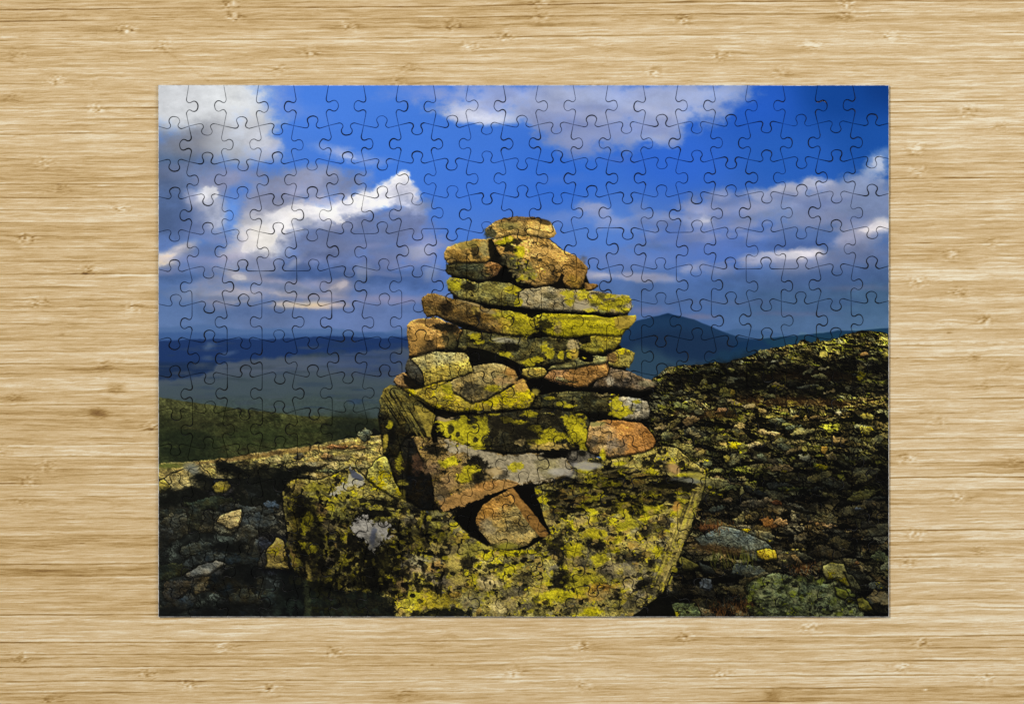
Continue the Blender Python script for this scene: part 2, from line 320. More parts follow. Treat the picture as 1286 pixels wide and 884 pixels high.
blob(446,504,8,3,(38,60,92),.6,.7,.5); blob(400,455,40,4,(84,96,118),.5,.7,.5); blob(340,463,50,5,(84,94,112),.5,.7,.4)
poly([(L,497),(238,504.5),(282,511),(330,517),(380,522),(430,524.5),(480,526),(500,590),(L,600)], (74,76,42), 1, 1, 1, .25)
poly([(L,520),(300,522),(480,530),(500,600),(L,600)], (57,62,32), .9, 12, 4, .3)
blob(225,560,50,26,(30,40,24),.8,.7,.3); blob(445,545,36,22,(30,37,28),.9,.6,.3); blob(330,550,46,12,(50,62,32),.6,.7,.4); blob(255,535,40,9,(66,64,36),.5,.7,.5)
sl = box(PX0, 497, 500, 600); IMG[sl] *= 1+(.10*NG[sl]+.08*NF[sl])[..., None]*(GY[sl] > 500)[..., None]
for i in range(120):                                   # wooded mottles of the plain
    r = np.random.RandomState(i+1234); x = r.uniform(200,500); y = r.uniform(430,522)
    if y > 497+(x-198)*.1: continue
    blob(x, y, r.uniform(4,22), r.uniform(.8,2.6), [(40,58,84),(74,84,96),(48,62,70),(60,70,88)][i % 4], r.uniform(.15,.4), .7, .8, 0)
for i in range(120):
    r = np.random.RandomState(i+2234); x = r.uniform(200,470); y = r.uniform(508,575)
    if y < 504+(x-198)*.09: continue
    blob(x, y, r.uniform(3,16), r.uniform(.8,3), [(70,66,36),(34,42,22),(56,64,32),(28,34,20)][i % 4], r.uniform(.2,.45), .7, .8, 0, NF)
# right side far country
poly([(895,418),(911,415.5),(925,413),(938,413),(955,415),(975,418),(1000,421),(1030,424),(1030,450),(880,450)], (66,98,142), 1, 1.5, .8)
poly([(740,440),(785,409),(800,403),(820,398),(839,393.5),(853,396.5),(872,401.5),(895,411),(912,418),(930,423.5),(950,427),(1000,440),(960,480),(760,490)], (27,55,88), 1, .9, .6)
poly([(760,440),(800,420),(850,412),(900,424),(940,435),(960,480),(760,490)], (24,46,76), .9, 9, 3)
poly([(770,450),(800,434),(822,440),(850,452),(900,455),(900,500),(760,500)], (46,72,92), .85, 8, 3)
poly([(925,430),(961,425),(988,422.5),(1015,420),(1034,418),(1053,415),(1075,415.5),(1101,413),(1130,411),(1130,460),(900,470)], (20,50,84), 1, .9, .7)
poly([(880,460),(905,440),(950,438),(990,434),(1000,470),(880,480)], (24,54,80), .8, 4, 3)
# ---- stony ground, right of the cairn
RP = [(150,140,62),(120,112,52),(96,92,50),(138,118,66),(110,100,64),(128,128,96),(150,150,40),(84,70,40)]
ridge = [(800,500),(822,474),(840,461),(862,458),(880,458),(899,455),(912,456),(926,450.5),(941,447),(957,440),(988,434),(1002,431),(1005,427),(1010,427),(1018,431),(1024,429),(1026,425),(1030,429),(1040,428),(1059,421),(1082,415),(1098,416),(1130,422),(1130,790),(780,790)]
poly(ridge, (20,20,12), 1, .7, 2)
rubble(ridge, R2, 0, RP, 1.5, .5, cw=9, ch=5)
rubble([(800,530),(900,512),(1130,515),(1130,790),(780,790)], R1, 5, RP, 1.25, .36)
rubble([(835,630),(1130,615),(1130,790),(780,790)], R1, 11, [(104,98,60),(84,78,56),(120,104,62),(66,66,58),(100,80,44)], 1.5, .42, cw=22, ch=11)
# dark heather band and shade
for x, y, rx, ry, a in [(960,462,70,9,.75),(1050,470,90,10,.8),(940,480,80,9,.85),(1030,490,110,9,.85),(1095,455,50,8,.7),(1000,450,60,8,.5),(870,478,30,9,.8),(1110,580,40,20,.6),(985,572,34,7,.6),(1000,600,90,12,.6),(900,640,40,20,.6),(1075,640,70,24,.7),(1000,640,40,14,.5),(870,700,26,30,.8),(985,690,30,16,.85),(1040,690,60,18,.8),(1110,720,26,40,.7),(930,722,50,12,.85),(880,755,50,16,.7),(1105,755,30,26,.9),(860,740,24,26,.85),(915,735,28,26,.85)]:
    blob(x, y, rx, ry, (17,16,11), a*(.72 if y < 560 else .48), .5, .8, 0, NM)
for x, y, rx, ry, c, a in [(1020,472,60,6,(52,32,14),.6),(1000,505,80,5,(70,44,20),.55),(890,520,40,5,(80,50,20),.45),(960,500,50,4,(64,40,16),.5)]:
    blob(x, y, rx, ry, c, a, .6, .8, 0, NF)
def slabs(n, seed, x0, x1, y0, y1, cols, k):
    for i in range(n):
        r = np.random.RandomState(seed+i); y = y0+(y1-y0)*(i+r.uniform())/n; x = r.uniform(x0, x1)
        if y < 470-(x-860)*.19: continue
        z = 3.2+(y-430)*.028*k
        c = np.array(cols[r.randint(len(cols))], float)*r.uniform(.6, 1.15)
        stone(x, y, z*r.uniform(1.2, 3.4), z*r.uniform(.5, 1.1), list(c), r.uniform(-22, 26), r.choice([0, 0, .25, .45]), .12, under=.7, warp=2.5)
def stone(x, y, rx, ry, c, rot=0, yel=0., blk=.0, seed=0, n=6, warp=1.3, tex=.7, under=.6):
    r = np.random.RandomState(int(x*7+y*13+seed)); P = []
    for i in range(n):
        a = 2*math.pi*(i+r.uniform(-.25, .25))/n; q = r.uniform(.55, 1.2)
        u, v = rx*q*math.cos(a), ry*q*math.sin(a)
        cr, sr = math.cos(math.radians(rot)), math.sin(math.radians(rot))
        P.append((x+u*cr-v*sr, y+u*sr+v*cr))
    m_ = sum(c)/3; c = [(v*.8+m_*.2)*.92 for v in c]
    rock(P, c, yel, blk, tex=tex, warp=warp, grad=.2, lit=(-.4, -1), under=under, edge=1.6, out=.3, rag=2.2)
slabs(85, 100, 835, 1112, 440, 625, [(140,130,66),(112,106,62),(150,128,74),(96,96,66),(132,128,54),(124,100,56)], 1)
slabs(40, 700, 880, 1112, 610, 770, [(96,92,62),(116,100,60),(76,80,66),(104,92,50)], 1)
for q in [(1036,445,8,6,(170,150,60),0,.3),(1015,441,12,3,(120,112,70),10,.2),(1000,452,16,2.5,(130,122,60),14,.3),(1050,437,14,2.5,(110,104,50),5,.2),(1086,445,9,3,(140,100,50),0,0),(1112,446,6,5,(150,140,60),0,.3),
          (960,443,11,2.5,(130,120,56),18,.3),(976,448,5,4,(120,112,40),0,.4),(918,464,5,3,(150,145,60),20,.5),(888,466,14,4,(84,84,44),-6,.3),(972,454,10,2,(140,135,100),0,0),(1035,463,9,2.5,(190,170,100),-4,0),(1092,458,8,2,(120,110,70),0,0),
          (1083,474,7,6,(150,150,50),0,.5),(1020,485,18,3,(120,125,100),-5,.2),(968,498,8,4,(110,105,56),0,.2),(912,494,14,6,(120,110,36),0,.4),(921,493,5,4,(190,150,26),0,.2),(884,480,8,6,(150,140,60),0,.4),(882,500,7,5,(120,112,50),0,.4),
          (1052,519,5,3,(160,150,120),10,0),(1000,524,12,3,(130,110,60),-14,.2),(1012,526,4,4,(170,140,60),-30,0),(985,520,9,2.5,(130,135,40),0,.6),(1086,523,13,6,(140,130,50),0,.4),(1088,540,9,7,(150,140,50),0,.5),(906,516,9,3.5,(150,105,60),-16,0),
          (965,543,18,4.5,(140,118,72),8,0),(995,536,12,3,(96,110,90),-10,.2),(1010,576,11,8,(128,124,92),0,.08),(1035,565,5,9,(170,130,40),25,.4),(1052,552,13,6,(120,95,50),0,.2),(1030,587,14,5,(120,130,40),0,.7),(948,558,9,4,(160,140,90),-6,.3),
          (925,560,14,6,(120,114,46),0,.5),(912,577,6,8,(160,140,40),-20,.3),(888,583,10,6,(104,104,60),0,.4),(958,576,9,4,(110,110,70),30,.1),(1060,574,8,4,(110,112,64),60,.2),(1090,576,16,4,(84,80,40),-4,.2),(1000,556,14,3,(110,100,60),0,.2),
          (840,498,14,4,(110,112,60),-8,.3),(856,510,14,5,(90,96,46),10,.3),(845,533,14,5,(100,92,44),-30,.3),(870,545,16,5,(110,96,50),20,.2),(836,545,8,8,(110,104,50),0,.3),(858,562,20,8,(110,102,44),20,.3),(880,570,9,5,(130,115,50),-30,.2),(868,590,10,5,(110,116,90),-10,.2)]:
    x, y, rx, ry, c, ro, ye = q
    stone(x, y, rx, ry, c, ro, ye)
for q in [(896,620,9,4,(110,105,40),0,.5),(915,628,7,5,(130,105,62),10,.1),(931,618,3,7,(150,140,70),6,.3),(900,640,16,5,(64,70,58),-4,.1),(950,632,22,7,(96,86,62),-10,.0),(965,628,7,4,(140,116,76),20,0),(975,632,8,4,(120,62,24),20,0),(990,615,22,4,(86,96,40),-6,.4),
          (1040,622,16,3,(110,104,54),28,.1),(1000,636,22,4,(92,86,62),22,.0),(1078,639,6,2,(110,124,130),5,0),(1098,634,3,2,(160,130,70),40,0),(930,652,13,9,(140,135,80),-10,.3),(940,650,6,7,(156,136,70),20,.4),(890,662,16,6,(110,60,26),0,0),
          (967,656,12,7,(128,84,34),20,0),(980,655,12,5,(150,118,72),14,0),(998,650,10,6,(110,104,74),20,0),(1038,660,16,3.5,(170,128,68),14,0),(1018,656,6,3,(120,96,60),10,0),(1064,673,9,5,(84,78,52),10,.1),(1066,668,6,2,(180,150,80),4,0),(1082,668,9,4,(110,96,54),8,.0),
          (1006,675,11,8,(136,116,70),-34,.0),(1004,686,15,5,(104,88,44),-2,.0),(1003,690,14,1.4,(180,150,50),-2,0),(1030,670,16,3,(100,88,54),24,0),(1058,690,26,3,(76,66,40),22,0),(1090,660,12,6,(66,60,42),0,0),
          (1105,700,16,11,(96,104,60),0,.2),(1112,712,8,6,(120,120,80),0,.3),(1077,708,5,5,(170,110,44),30,0),(1084,714,4,6,(160,140,86),-40,0),(987,705,10,3,(140,128,56),10,.4),(1000,702,10,4,(120,92,46),30,0),
          (886,735,12,8,(118,128,132),18,0),(840,710,1,1,(20,20,15),0,0)]:
    x, y, rx, ry, c, ro, ye = q
    stone(x, y, rx, ry, c, ro, ye)
rock([(872,676),(890,668),(906,661),(924,664),(945,672),(962,681),(972,690),(976,703),(952,704),(930,696),(905,691),(880,686)], (92,96,84), .18, .28, tex=.7, strat=.1)
rock([(951,691),(962,689),(974,690),(976,703),(962,703),(952,700)], (180,150,34), .5, .1)
blob(905,690,34,6,(92,66,34),.8,.5,.7,8,NF)
for i in range(70):                                   # grass blades
    r = np.random.RandomState(i+500); x = r.uniform(893,950); y = r.uniform(700,716); h = r.uniform(8,18); lean = r.uniform(-7,5)
    poly([(x-.7,y),(x+.7,y),(x+lean,y-h)], [(96,100,30),(70,78,26),(120,112,44)][i % 3], .6, .5, .6)
for cx_, cy_, rx_, ry_, n_ in [(1008,714,19,9,110),(935,762,30,15,240),(895,660,22,8,90),(1010,655,1,1,0),(905,765,20,12,80)]:   # brown heather
    for i in range(n_):
        r = np.random.RandomState(i+int(cx_)); x = cx_+r.normal()*rx_*.5; y = cy_+r.normal()*ry_*.5; h = r.uniform(3,8); lean = r.uniform(-2.5,2.5)
        poly([(x-.7,y+h/2),(x+.7,y+h/2),(x+lean,y-h/2)], [(116,70,28),(92,54,22),(70,42,20),(134,90,40)][i % 4], .55, .5, .4)
rock([(936,738),(946,728),(968,722),(985,719),(1000,724),(1030,730),(1050,738),(1070,742),(1082,755),(1086,780),(968,780),(950,760)], (104,108,70), .34, .42, tex=1., strat=0, warp=4, yc=(128,136,30))
for i in range(170):
    r = np.random.RandomState(i+900); x = r.uniform(938,1082); y = r.uniform(724,775)
    blob(x, y, r.uniform(1.5,5), r.uniform(1.2,3.5), [(150,150,104),(96,104,50),(26,30,18),(132,140,40),(60,66,40),(18,18,12)][i % 6], .7, .5, .8, 0, NF)
rock([(1033,712),(1043,705),(1053,708),(1060,707),(1065,722),(1074,733),(1076,738),(1064,737),(1052,728),(1040,727),(1034,720)], (150,140,76), .5, .0, tex=.6)
rock([(1060,718),(1070,722),(1080,735),(1082,742),(1070,738)], (120,116,72), .1, .1)
rock([(1076,752),(1083,750),(1090,757),(1097,766),(1088,767),(1080,767)], (150,140,50), .4, .1)
rock([(1048,737),(1062,742),(1072,752),(1066,758),(1052,748)], (96,100,36), .4, .2)
rock([(850,702),(856,698),(866,703),(880,710),(868,717),(858,716)], (130,120,50), .2, .1)
rock([(878,705),(895,712),(898,722),(882,718)], (60,64,56), 0, 0)
rock([(808,775),(822,762),(850,757),(872,757),(880,768),(878,780),(800,780)], (90,98,60), .42, .35, tex=.8)
# ---- stony ground, left of the cairn
GP = [(160,140,76),(140,118,60),(120,112,66),(150,134,84),(104,96,52),(168,150,70)]
leftg = [(L,583),(240,581),(262,579),(282,576),(305,571),(330,567),(360,564),(392,560),(398,554),(404,557),(430,553),(455,548),(470,538),(500,560),(560,700),(500,790),(L,790)]
poly(leftg, (20,22,18), 1, .8, 2)
rubble([(L,583),(282,576),(330,567),(392,560),(404,556),(455,548),(500,545),(500,612),(380,606),(330,600),(L,602)], R4, 20, GP, 1.15, .85, cw=9, ch=5)
poly([(200,584),(262,579),(305,571.5),(392,560.5),(440,555),(455,553),(455,556),(392,566),(305,577),(262,583),(200,588)], (140,104,52), .5, 1.2, 2, .3)
rubble([(L,607),(230,600),(330,606),(360,612),(500,640),(500,790),(L,790)], R5, 25, [(50,56,50),(66,66,52),(42,48,48),(62,56,40)], 1.25, .5, (8,10,11), cw=40, ch=24)
blob(212,586,22,3.5,(80,92,34),.8,.6,.6); blob(214,598,16,8,(150,128,70),.6,.6,.8,0,NF)
rock([(204,604),(214,596),(232,589),(252,586),(262,595),(268,607),(262,618),(240,612),(220,620),(206,620)], (150,134,80), .05, .1)
blob(243,592,9,6,(96,102,100),.7,.6,.5)
rock([(264,612),(272,606),(286,604),(290,612),(284,618),(270,620)], (180,158,44), .3, 0)
rock([(198,606),(206,602),(214,610),(210,618),(198,620)], (150,132,50), .2, 0)
# cast shadows on the lit rubble
for x, y, rx, ry, ro in [(330,596,52,11,5),(285,586,14,6,20),(345,612,60,11,4),(370,600,26,9,0),(255,606,15,12,50),(235,622,40,9,0),(210,630,20,9,0),(250,600,9,7,0),(300,628,60,8,0),(385,590,22,5,0)]:
    blob(x, y, rx, ry, (13,15,12), .86, .5, .9, ro, NM)
for q in [(256,634,34,7,(54,60,34),-6,.1),(215,644,22,6,(60,66,52),-12,0),(222,662,14,18,(74,72,52),10,.1),(205,676,9,14,(70,68,54),20,.0),(243,650,9,16,(52,54,36),0,.1),(262,656,12,14,(60,58,42),0,.0),(343,634,10,4,(60,72,80),0,0),(318,642,36,6,(56,62,58),4,0),
          (330,656,24,9,(70,76,70),4,0),(308,668,12,12,(78,80,66),0,0),(330,684,14,10,(70,74,66),20,0),(322,694,7,14,(64,62,44),10,0),(250,690,20,8,(60,66,56),-10,0),(290,700,28,7,(44,54,54),5,0),(212,716,26,14,(44,52,34),-5,.1),
          (262,704,18,5,(72,80,74),-20,0),(258,722,26,10,(86,84,74),-28,0),(262,732,20,9,(80,70,44),-14,0),(300,735,32,12,(26,28,24),0,0),(222,742,20,12,(56,52,42),-20,0),(228,760,28,8,(40,44,42),-20,0),(305,750,18,14,(48,48,34),-40,0),(326,740,5,24,(60,60,44),0,.1),
          (272,770,30,8,(30,36,38),0,0),(345,750,14,10,(48,58,50),0,.1),(356,765,14,9,(40,52,46),0,0),(384,750,5,22,(56,62,40),-8,.1)]:
    x, y, rx, ry, c, ro, ye = q
    stone(x, y, rx*1.35, ry*1.3, [v*.85 for v in c], ro, ye, .1, under=.55, warp=3.5)
rock([(268,664),(271,652),(276,645),(292,641),(303,639),(306,646),(300,656),(298,666),(290,672),(276,671)], (100,96,72), 0, 0)
rock([(272,656),(276,647),(292,641.5),(303,640),(304,650),(298,662),(288,665),(280,660)], (196,172,108), .0, 0, strat=.15)
rock([(232,722),(250,710),(272,704),(284,708),(262,722),(236,726)], (98,96,84), 0, 0)
for x, y, rx, ry, a in [(300,720,24,10,.8),(215,770,40,10,.7),(300,765,60,9,.7),(205,690,9,30,.5),(290,688,28,6,.8),(330,720,20,10,.6),(300,650,8,6,.0)]:
    blob(x, y, rx, ry, (7,9,10), a, .5, .7, 0, NM)
rock([(340,684),(347,675),(355,679),(360,695),(364,716),(346,714),(330,713),(331,700)], (186,162,62), .45, .0, tex=.5)
rock([(326,700),(333,690),(334,705),(330,714),(324,710)], (66,64,44), .1, 0)
# mid-left rubble just beside the cairn
for q in [(430,575,18,5,(150,130,70),-6,.2),(452,563,14,4,(150,112,50),0,.1),(410,574,9,5,(170,128,62),10,.1),(398,583,16,6,(140,126,76),0,.2),(376,574,7,6,(90,80,50),0,.1),(440,590,16,6,(120,112,60),-10,.3),(415,592,16,4,(110,110,56),0,.3),(365,585,12,4,(130,120,60),0,.3),(458,546,9,9,(110,112,76),30,.3),(425,562,20,3,(170,104,42),-4,0)]:
    x, y, rx, ry, c, ro, ye = q
    stone(x, y, rx, ry, c, ro, ye, .15)
# ---- base boulder of the cairn
U = [(355,617),(362,607),(375,601),(398,604),(418,597),(436,588),(446,589),(458,600),(478,612),(545,648),(572,654),(690,668),(676,628),(668,606),(700,592),(740,576),(790,570),(826,560),(850,562),(868,580),(886,590),(885,612),(872,650),(856,690),(842,722),(832,746),(812,762),(786,776),(780,790),(380,790),(384,745),(372,715),(364,690),(358,655)]
poly([(540,600),(650,560),(740,560),(760,590),(700,680),(540,680)], (12,11,7), 1, 1, 1)
rock(U, (128,116,56), .50, .50, lit=(.5,.1), grad=.12, tex=.8, strat=.12, yc=(172,160,22), under=.2, bc=(26,25,17))
sl = pbox(U)
inU = sdist(U, GX[sl], GY[sl]) > 0
# colour families over the boulder
for i in range(430):
    r = np.random.RandomState(i+60)
    x = r.uniform(500, 850); y = r.uniform(640, 775)
    if x > 850-(y-640)*.2: continue
    c = [(182,170,18),(150,126,60),(104,98,80),(24,23,15),(188,176,26),(160,128,52),(30,28,18),(172,150,40),(128,120,86)][i % 9]
    blob(x, y, r.uniform(2.5,8.5), r.uniform(2,6), c, r.uniform(.5,.85), .22, .7, r.uniform(-50,10), NF)
for i in range(260):
    r = np.random.RandomState(i+4060)
    x = r.uniform(362, 520); y = r.uniform(640, 745)
    c = [(24,24,16),(120,114,40),(30,28,20),(150,140,30),(84,78,56),(20,20,14),(130,104,50)][i % 7]
    blob(x, y, r.uniform(1.5,6), r.uniform(2,8), c, r.uniform(.5,.85), .22, .8, r.uniform(-20,20), NF)
for i in range(240):                                   # broken ledges to the right of the cavity
    r = np.random.RandomState(i+8060)
    x = r.uniform(690, 872); y = r.uniform(580, 648)
    c = [(24,23,14),(168,158,24),(30,27,16),(120,104,54),(176,166,20),(20,19,13),(96,88,60),(150,120,50)][i % 8]
    blob(x, y, r.uniform(3,12), r.uniform(1.5,4), c, r.uniform(.5,.85), .25, .8, r.uniform(-12,14), NF)
for i in range(200):                                   # top face on the left
    r = np.random.RandomState(i+9060)
    x = r.uniform(372, 560); y = 606+(x-372)*.19+r.uniform(0, 38)
    c = [(34,32,20),(118,112,46),(28,26,18),(134,126,52),(92,88,60),(24,23,16),(144,136,40)][i % 7]
    blob(x, y, r.uniform(3,12), r.uniform(1.5,4.5), c, r.uniform(.5,.8), .25, .8, r.uniform(0,14), NF)
for i in range(90):
    r = np.random.RandomState(i+5151); x = r.uniform(500,850); y = r.uniform(648,770)
    if x > 850-(y-640)*.2 or (abs(x-640) < 50 and y < 690): continue
    blob(x, y, r.uniform(6,18), r.uniform(4,11), [(138,120,72),(98,92,76),(36,33,22),(120,112,54),(146,128,84),(84,78,56)][i % 6], r.uniform(.4,.75), .3, .9, r.uniform(-50,10), NF)
for i in range(46):
    r = np.random.RandomState(i+6161); x = r.uniform(690,872); y = r.uniform(584,640)
    x2 = x+r.uniform(10,34); dy = r.uniform(-5,4)
    poly([(x,y),((x+x2)/2,y-1.6),(x2,y+dy),((x+x2)/2,y+2.4)], [(18,17,11),(24,22,14),(112,102,60),(16,15,10)][i % 4], .85, .6, 3)
for i in range(30):
    r = np.random.RandomState(i+6262); x = r.uniform(380,540); y = 610+(x-372)*.19+r.uniform(0,60)
    x2 = x+r.uniform(14,40); dy = r.uniform(2,9)
    poly([(x,y),((x+x2)/2,y+dy*.3-1.2),(x2,y+dy),((x+x2)/2,y+dy*.5+2)], (18,17,11), .85, .6, 3)
# features
blob(425,646,14,9,(150,146,66),.8,.35,.5,0,NF); blob(434,634,12,6,(120,116,66),.7,.4,.6); blob(373,612,12,8,(150,128,66),.7,.5,.6,0,NF); blob(395,612,14,5,(140,132,40),.7,.5,.7,0,NF)
blob(378,640,8,22,(22,20,14),.85,.4,.5,-8,NF); blob(372,665,5,26,(150,130,44),.6,.5,.7,-10,NF); blob(380,690,6,30,(18,17,12),.85,.4,.5,-14,NF); blob(396,680,12,20,(44,42,22),.8,.5,.6,0,NF)
for x, y, rx, ry in [(386,652,8,10),(382,665,5,7),(390,688,10,7),(412,636,9,5),(402,650,5,6),(380,682,5,6)]: blob(x, y, rx, ry, (168,158,26), .85, .25, .9, 0, NF)
blob(403,640,8,8,(140,104,62),.6,.5,.7,0,NF); blob(414,660,10,8,(112,100,72),.7,.4,.7,0,NF); blob(412,704,9,6,(112,100,78),.7,.4,.6,0,NF); blob(395,715,14,14,(44,40,24),.7,.5,.6,0,NF)
poly([(440,659),(447,652),(459,648),(462,645),(461,655),(474,657),(489,657),(491,664),(486,667),(491,674),(481,676),(476,686),(470,694),(466,690),(464,682),(456,678),(446,671)], (150,146,140), .85, .7, 3, .25, None, 6.)
blob(466,672,3,12,(84,90,110),.7,.5,.5,10); blob(468,645,22,4,(24,23,16),.9,.3,.6,0,NF)
poly([(416,622),(424,613),(436,605),(438,598),(440,589),(447,592),(457,602),(456,607),(440,612),(428,618)], (140,136,128), .8, .7, 2, .25, None, 4.)
poly([(438,589),(447,592),(458,602),(452,604),(442,600)], (60,66,84), .8, 1, 1.5)
blob(468,710,14,34,(16,16,10),.88,.5,.6,0,NF); blob(482,700,8,30,(96,90,34),.6,.5,.8,0,NF); blob(500,720,10,22,(24,22,14),.7,.5,.8,0,NF)
blob(455,730,40,14,(24,22,15),.55,.5,.8,0,NF)
blob(525,705,18,9,(130,124,100),.8,.35,.9,0,NF); blob(520,715,8,6,(170,146,100),.7,.4,.8,0,NF); blob(546,712,12,8,(172,134,66),.85,.3,.7,0,NF); blob(572,708,12,10,(156,138,66),.8,.4,.6,0,NF); blob(575,726,10,8,(150,134,60),.8,.4,.6,0,NF)
blob(550,726,14,9,(100,92,74),.8,.4,.7,0,NF); blob(527,734,8,6,(160,150,60),.8,.4,.6,0,NF); blob(505,735,8,8,(186,150,90),.7,.4,.7,0,NF)
blob(588,705,9,14,(22,20,14),.85,.3,.8,20,NF); blob(596,690,24,8,(164,154,60),.7,.4,.7,-10,NF); blob(565,690,14,8,(140,124,70),.6,.4,.7,0,NF)
blob(613,732,14,10,(190,170,110),.85,.35,.7,0,NF); blob(625,764,9,10,(180,164,104),.85,.35,.6,0,NF); blob(640,716,16,7,(190,178,20),.8,.35,.8,-30,NF); blob(630,694,24,5,(168,156,20),.8,.35,.7,0,NF); blob(646,695,12,4,(188,176,16),.9,.35,.6,0,NF)
blob(540,755,26,14,(160,140,20),.6,.5,.9,0,NF); blob(520,750,10,8,(170,164,30),.8,.35,.9,0,NF); blob(512,758,10,8,(200,186,60),.5,.4,.9,0,NF)
blob(705,728,14,13,(26,24,16),.9,.3,.6,0,NF); blob(700,690,14,14,(34,31,20),.85,.35,.7,0,NF); blob(748,683,12,9,(24,22,14),.9,.3,.7,20,NF); blob(720,690,12,9,(176,164,18),.85,.35,.7,0,NF); blob(752,702,10,9,(180,168,30),.9,.3,.6,-20,NF)
blob(735,729,24,11,(152,142,24),.85,.45,.6,0,NF); blob(700,748,24,8,(182,172,18),.8,.4,.7,-8,NF); blob(748,670,12,6,(170,156,22),.85,.35,.8,0,NF); blob(755,738,14,6,(186,128,40),.6,.5,.8,0,NF); blob(745,768,10,6,(192,180,10),.8,.4,.7,0,NF)
blob(790,655,12,9,(168,158,30),.8,.4,.7,0,NF); blob(785,638,14,7,(160,148,24),.8,.4,.7,0,NF); blob(798,735,17,8,(160,146,110),.75,.4,.8,-38,NF); blob(806,733,9,6,(22,21,14),.9,.35,.7,-30,NF); blob(795,715,14,9,(110,102,80),.6,.4,.8,0,NF); blob(765,720,12,12,(96,88,70),.6,.4,.8,0,NF)
blob(846,636,5,5,(206,150,60),.8,.4,.6); blob(835,655,9,8,(34,30,20),.7,.4,.8,0,NF); blob(820,640,14,6,(170,160,30),.7,.4,.8,0,NF); blob(740,750,16,6,(180,140,50),.5,.5,.8,0,NF)
for i in range(420):
    r = np.random.RandomState(i+6060); x = r.uniform(358,560); y = r.uniform(612,745)
    if y < 606+(x-372)*.22: continue
    blob(x, y, r.uniform(1.2,4.5), r.uniform(1.2,6), [(20,19,12),(30,27,17),(24,22,14),(126,116,34),(16,15,10)][i % 5], r.uniform(.5,.9), .22, .9, r.uniform(-25,25), NF)
for i in range(420):
    r = np.random.RandomState(i+7060); x = r.uniform(500,850); y = r.uniform(600,772)
    if abs(x-640) < 60 and y < 690: continue
    blob(x, y, r.uniform(1,4.5), r.uniform(1,3.4), [(22,20,13),(34,30,18),(158,146,26),(18,17,11),(150,128,66)][i % 5], r.uniform(.5,.9), .2, .9, r.uniform(-40,20), NF)
poly([(440,659),(447,652),(459,648),(462,645),(461,655),(474,657),(489,657),(491,664),(486,667),(491,674),(481,676),(476,686),(470,694),(466,690),(464,682),(456,678),(446,671)], (150,146,140), .85, .7, 3, .25, None, 6.)
blob(466,672,3,12,(84,90,110),.7,.5,.5,10)
# right facet of the boulder
poly([(850,642),(866,622),(886,592),(885,612),(872,650),(856,690),(842,722),(832,746),(824,738),(832,700),(842,668)], (138,122,62), .42, 3, 4, .5, NF)
for i in range(60):
    r = np.random.RandomState(i+300); t = r.uniform(0, 1); x = 872-42*t+r.uniform(-10,10); y = 612+125*t
    blob(x, y, 1.2, r.uniform(4,12), [(96,86,44),(170,160,50),(186,166,90),(60,54,32)][i % 4], .55, .4, .6, 20, NF)
poly([(790,778),(812,760),(832,745),(836,735),(840,750),(850,776),(840,790),(786,790)], (12,12,9), .95, 1, 2)
# shade below left
poly([(352,712),(372,716),(388,728),(400,728),(430,742),(470,744),(490,752),(496,775),(500,790),(340,790)], (13,16,15), .86, 3, 6)
for i in range(40):
    r = np.random.RandomState(i+700); blob(r.uniform(345,490), r.uniform(745,775), r.uniform(2,6), r.uniform(2,6), (34,44,36), .5, .5, .8, 0, NF)
blob(386,752,4,22,(50,56,36),.7,.5,.7,-6,NF); blob(560,770,34,6,(16,18,14),.9,.4,.7,0,NF); blob(388,718,3,10,(170,150,70),.8,.4,.6,-12,NF)
# upper right ledges of the boulder
blob(846,588,7,5,(176,140,88),.85,.4,.5); blob(862,602,20,4,(96,98,96),.8,.4,.5,4); blob(870,595,14,5,(150,140,60),.7,.4,.6,10)
poly([(812,606),(840,604),(868,607),(880,610),(862,618),(846,612),(820,612)], (18,17,11), .8, 1, 4)
shade([(352,625),(380,618),(400,650),(425,700),(430,745),(400,740),(372,716)], .62)
shade([(425,690),(470,672),(520,690),(505,750),(430,745)], .66, 10)
shade([(380,640),(440,640),(520,655),(560,668),(520,690),(440,680),(400,672)], .80, 8)
shade([(560,660),(600,690),(560,700),(520,690),(500,665)], .72, 8)
shade([(690,600),(780,590),(860,600),(866,624),(800,640),(740,640),(690,650)], .66, 6)
shade([(560,700),(700,690),(830,650),(850,660),(830,740),(780,770),(520,772),(505,735)], (.98, .98, 1.0), 12)
shade([(690,645),(800,640),(858,630),(850,660),(740,690),(700,680)], (1.02, 1.02, 1.0), 6)
shade([(640,690),(760,700),(790,770),(600,772)], (1.0, 1.0, 1.0), 14)
# ---- the stones of the cairn, bottom to top
poly([(480,500),(505,480),(514,455),(516,440),(580,412),(536,392),(570,378),(568,352),(566,330),(610,305),(690,300),(732,335),(745,368),(788,376),(788,410),(776,430),(790,448),(786,465),(818,482),(812,520),(818,550),(800,568),(735,575),(700,600),(640,625),(560,640),(500,622),(482,570)], (14,13,9), 1, 1, 1.5)
rock([(462,590),(472,578),(483,573),(494,585),(494,602),(505,622),(500,628),(484,617),(468,608),(460,600)], (150,142,66), .5, .05)
rock([(492,560),(505,548),(520,552),(520,600),(508,626),(496,600),(488,580)], (38,34,22), .12, .25)
rock([(515,555),(545,560),(560,600),(556,640),(530,640),(508,625),(512,590)], (26,23,15), .0, .2)
blob(500,578,5,16,(130,122,24),.8,.35,.8,-10,NF); blob(506,606,6,4,(140,130,40),.8,.4,.7,0,NF); blob(524,582,7,12,(96,66,44),.7,.5,.7,0,NF); blob(506,622,4,8,(110,100,30),.6,.4,.7,0,NF)
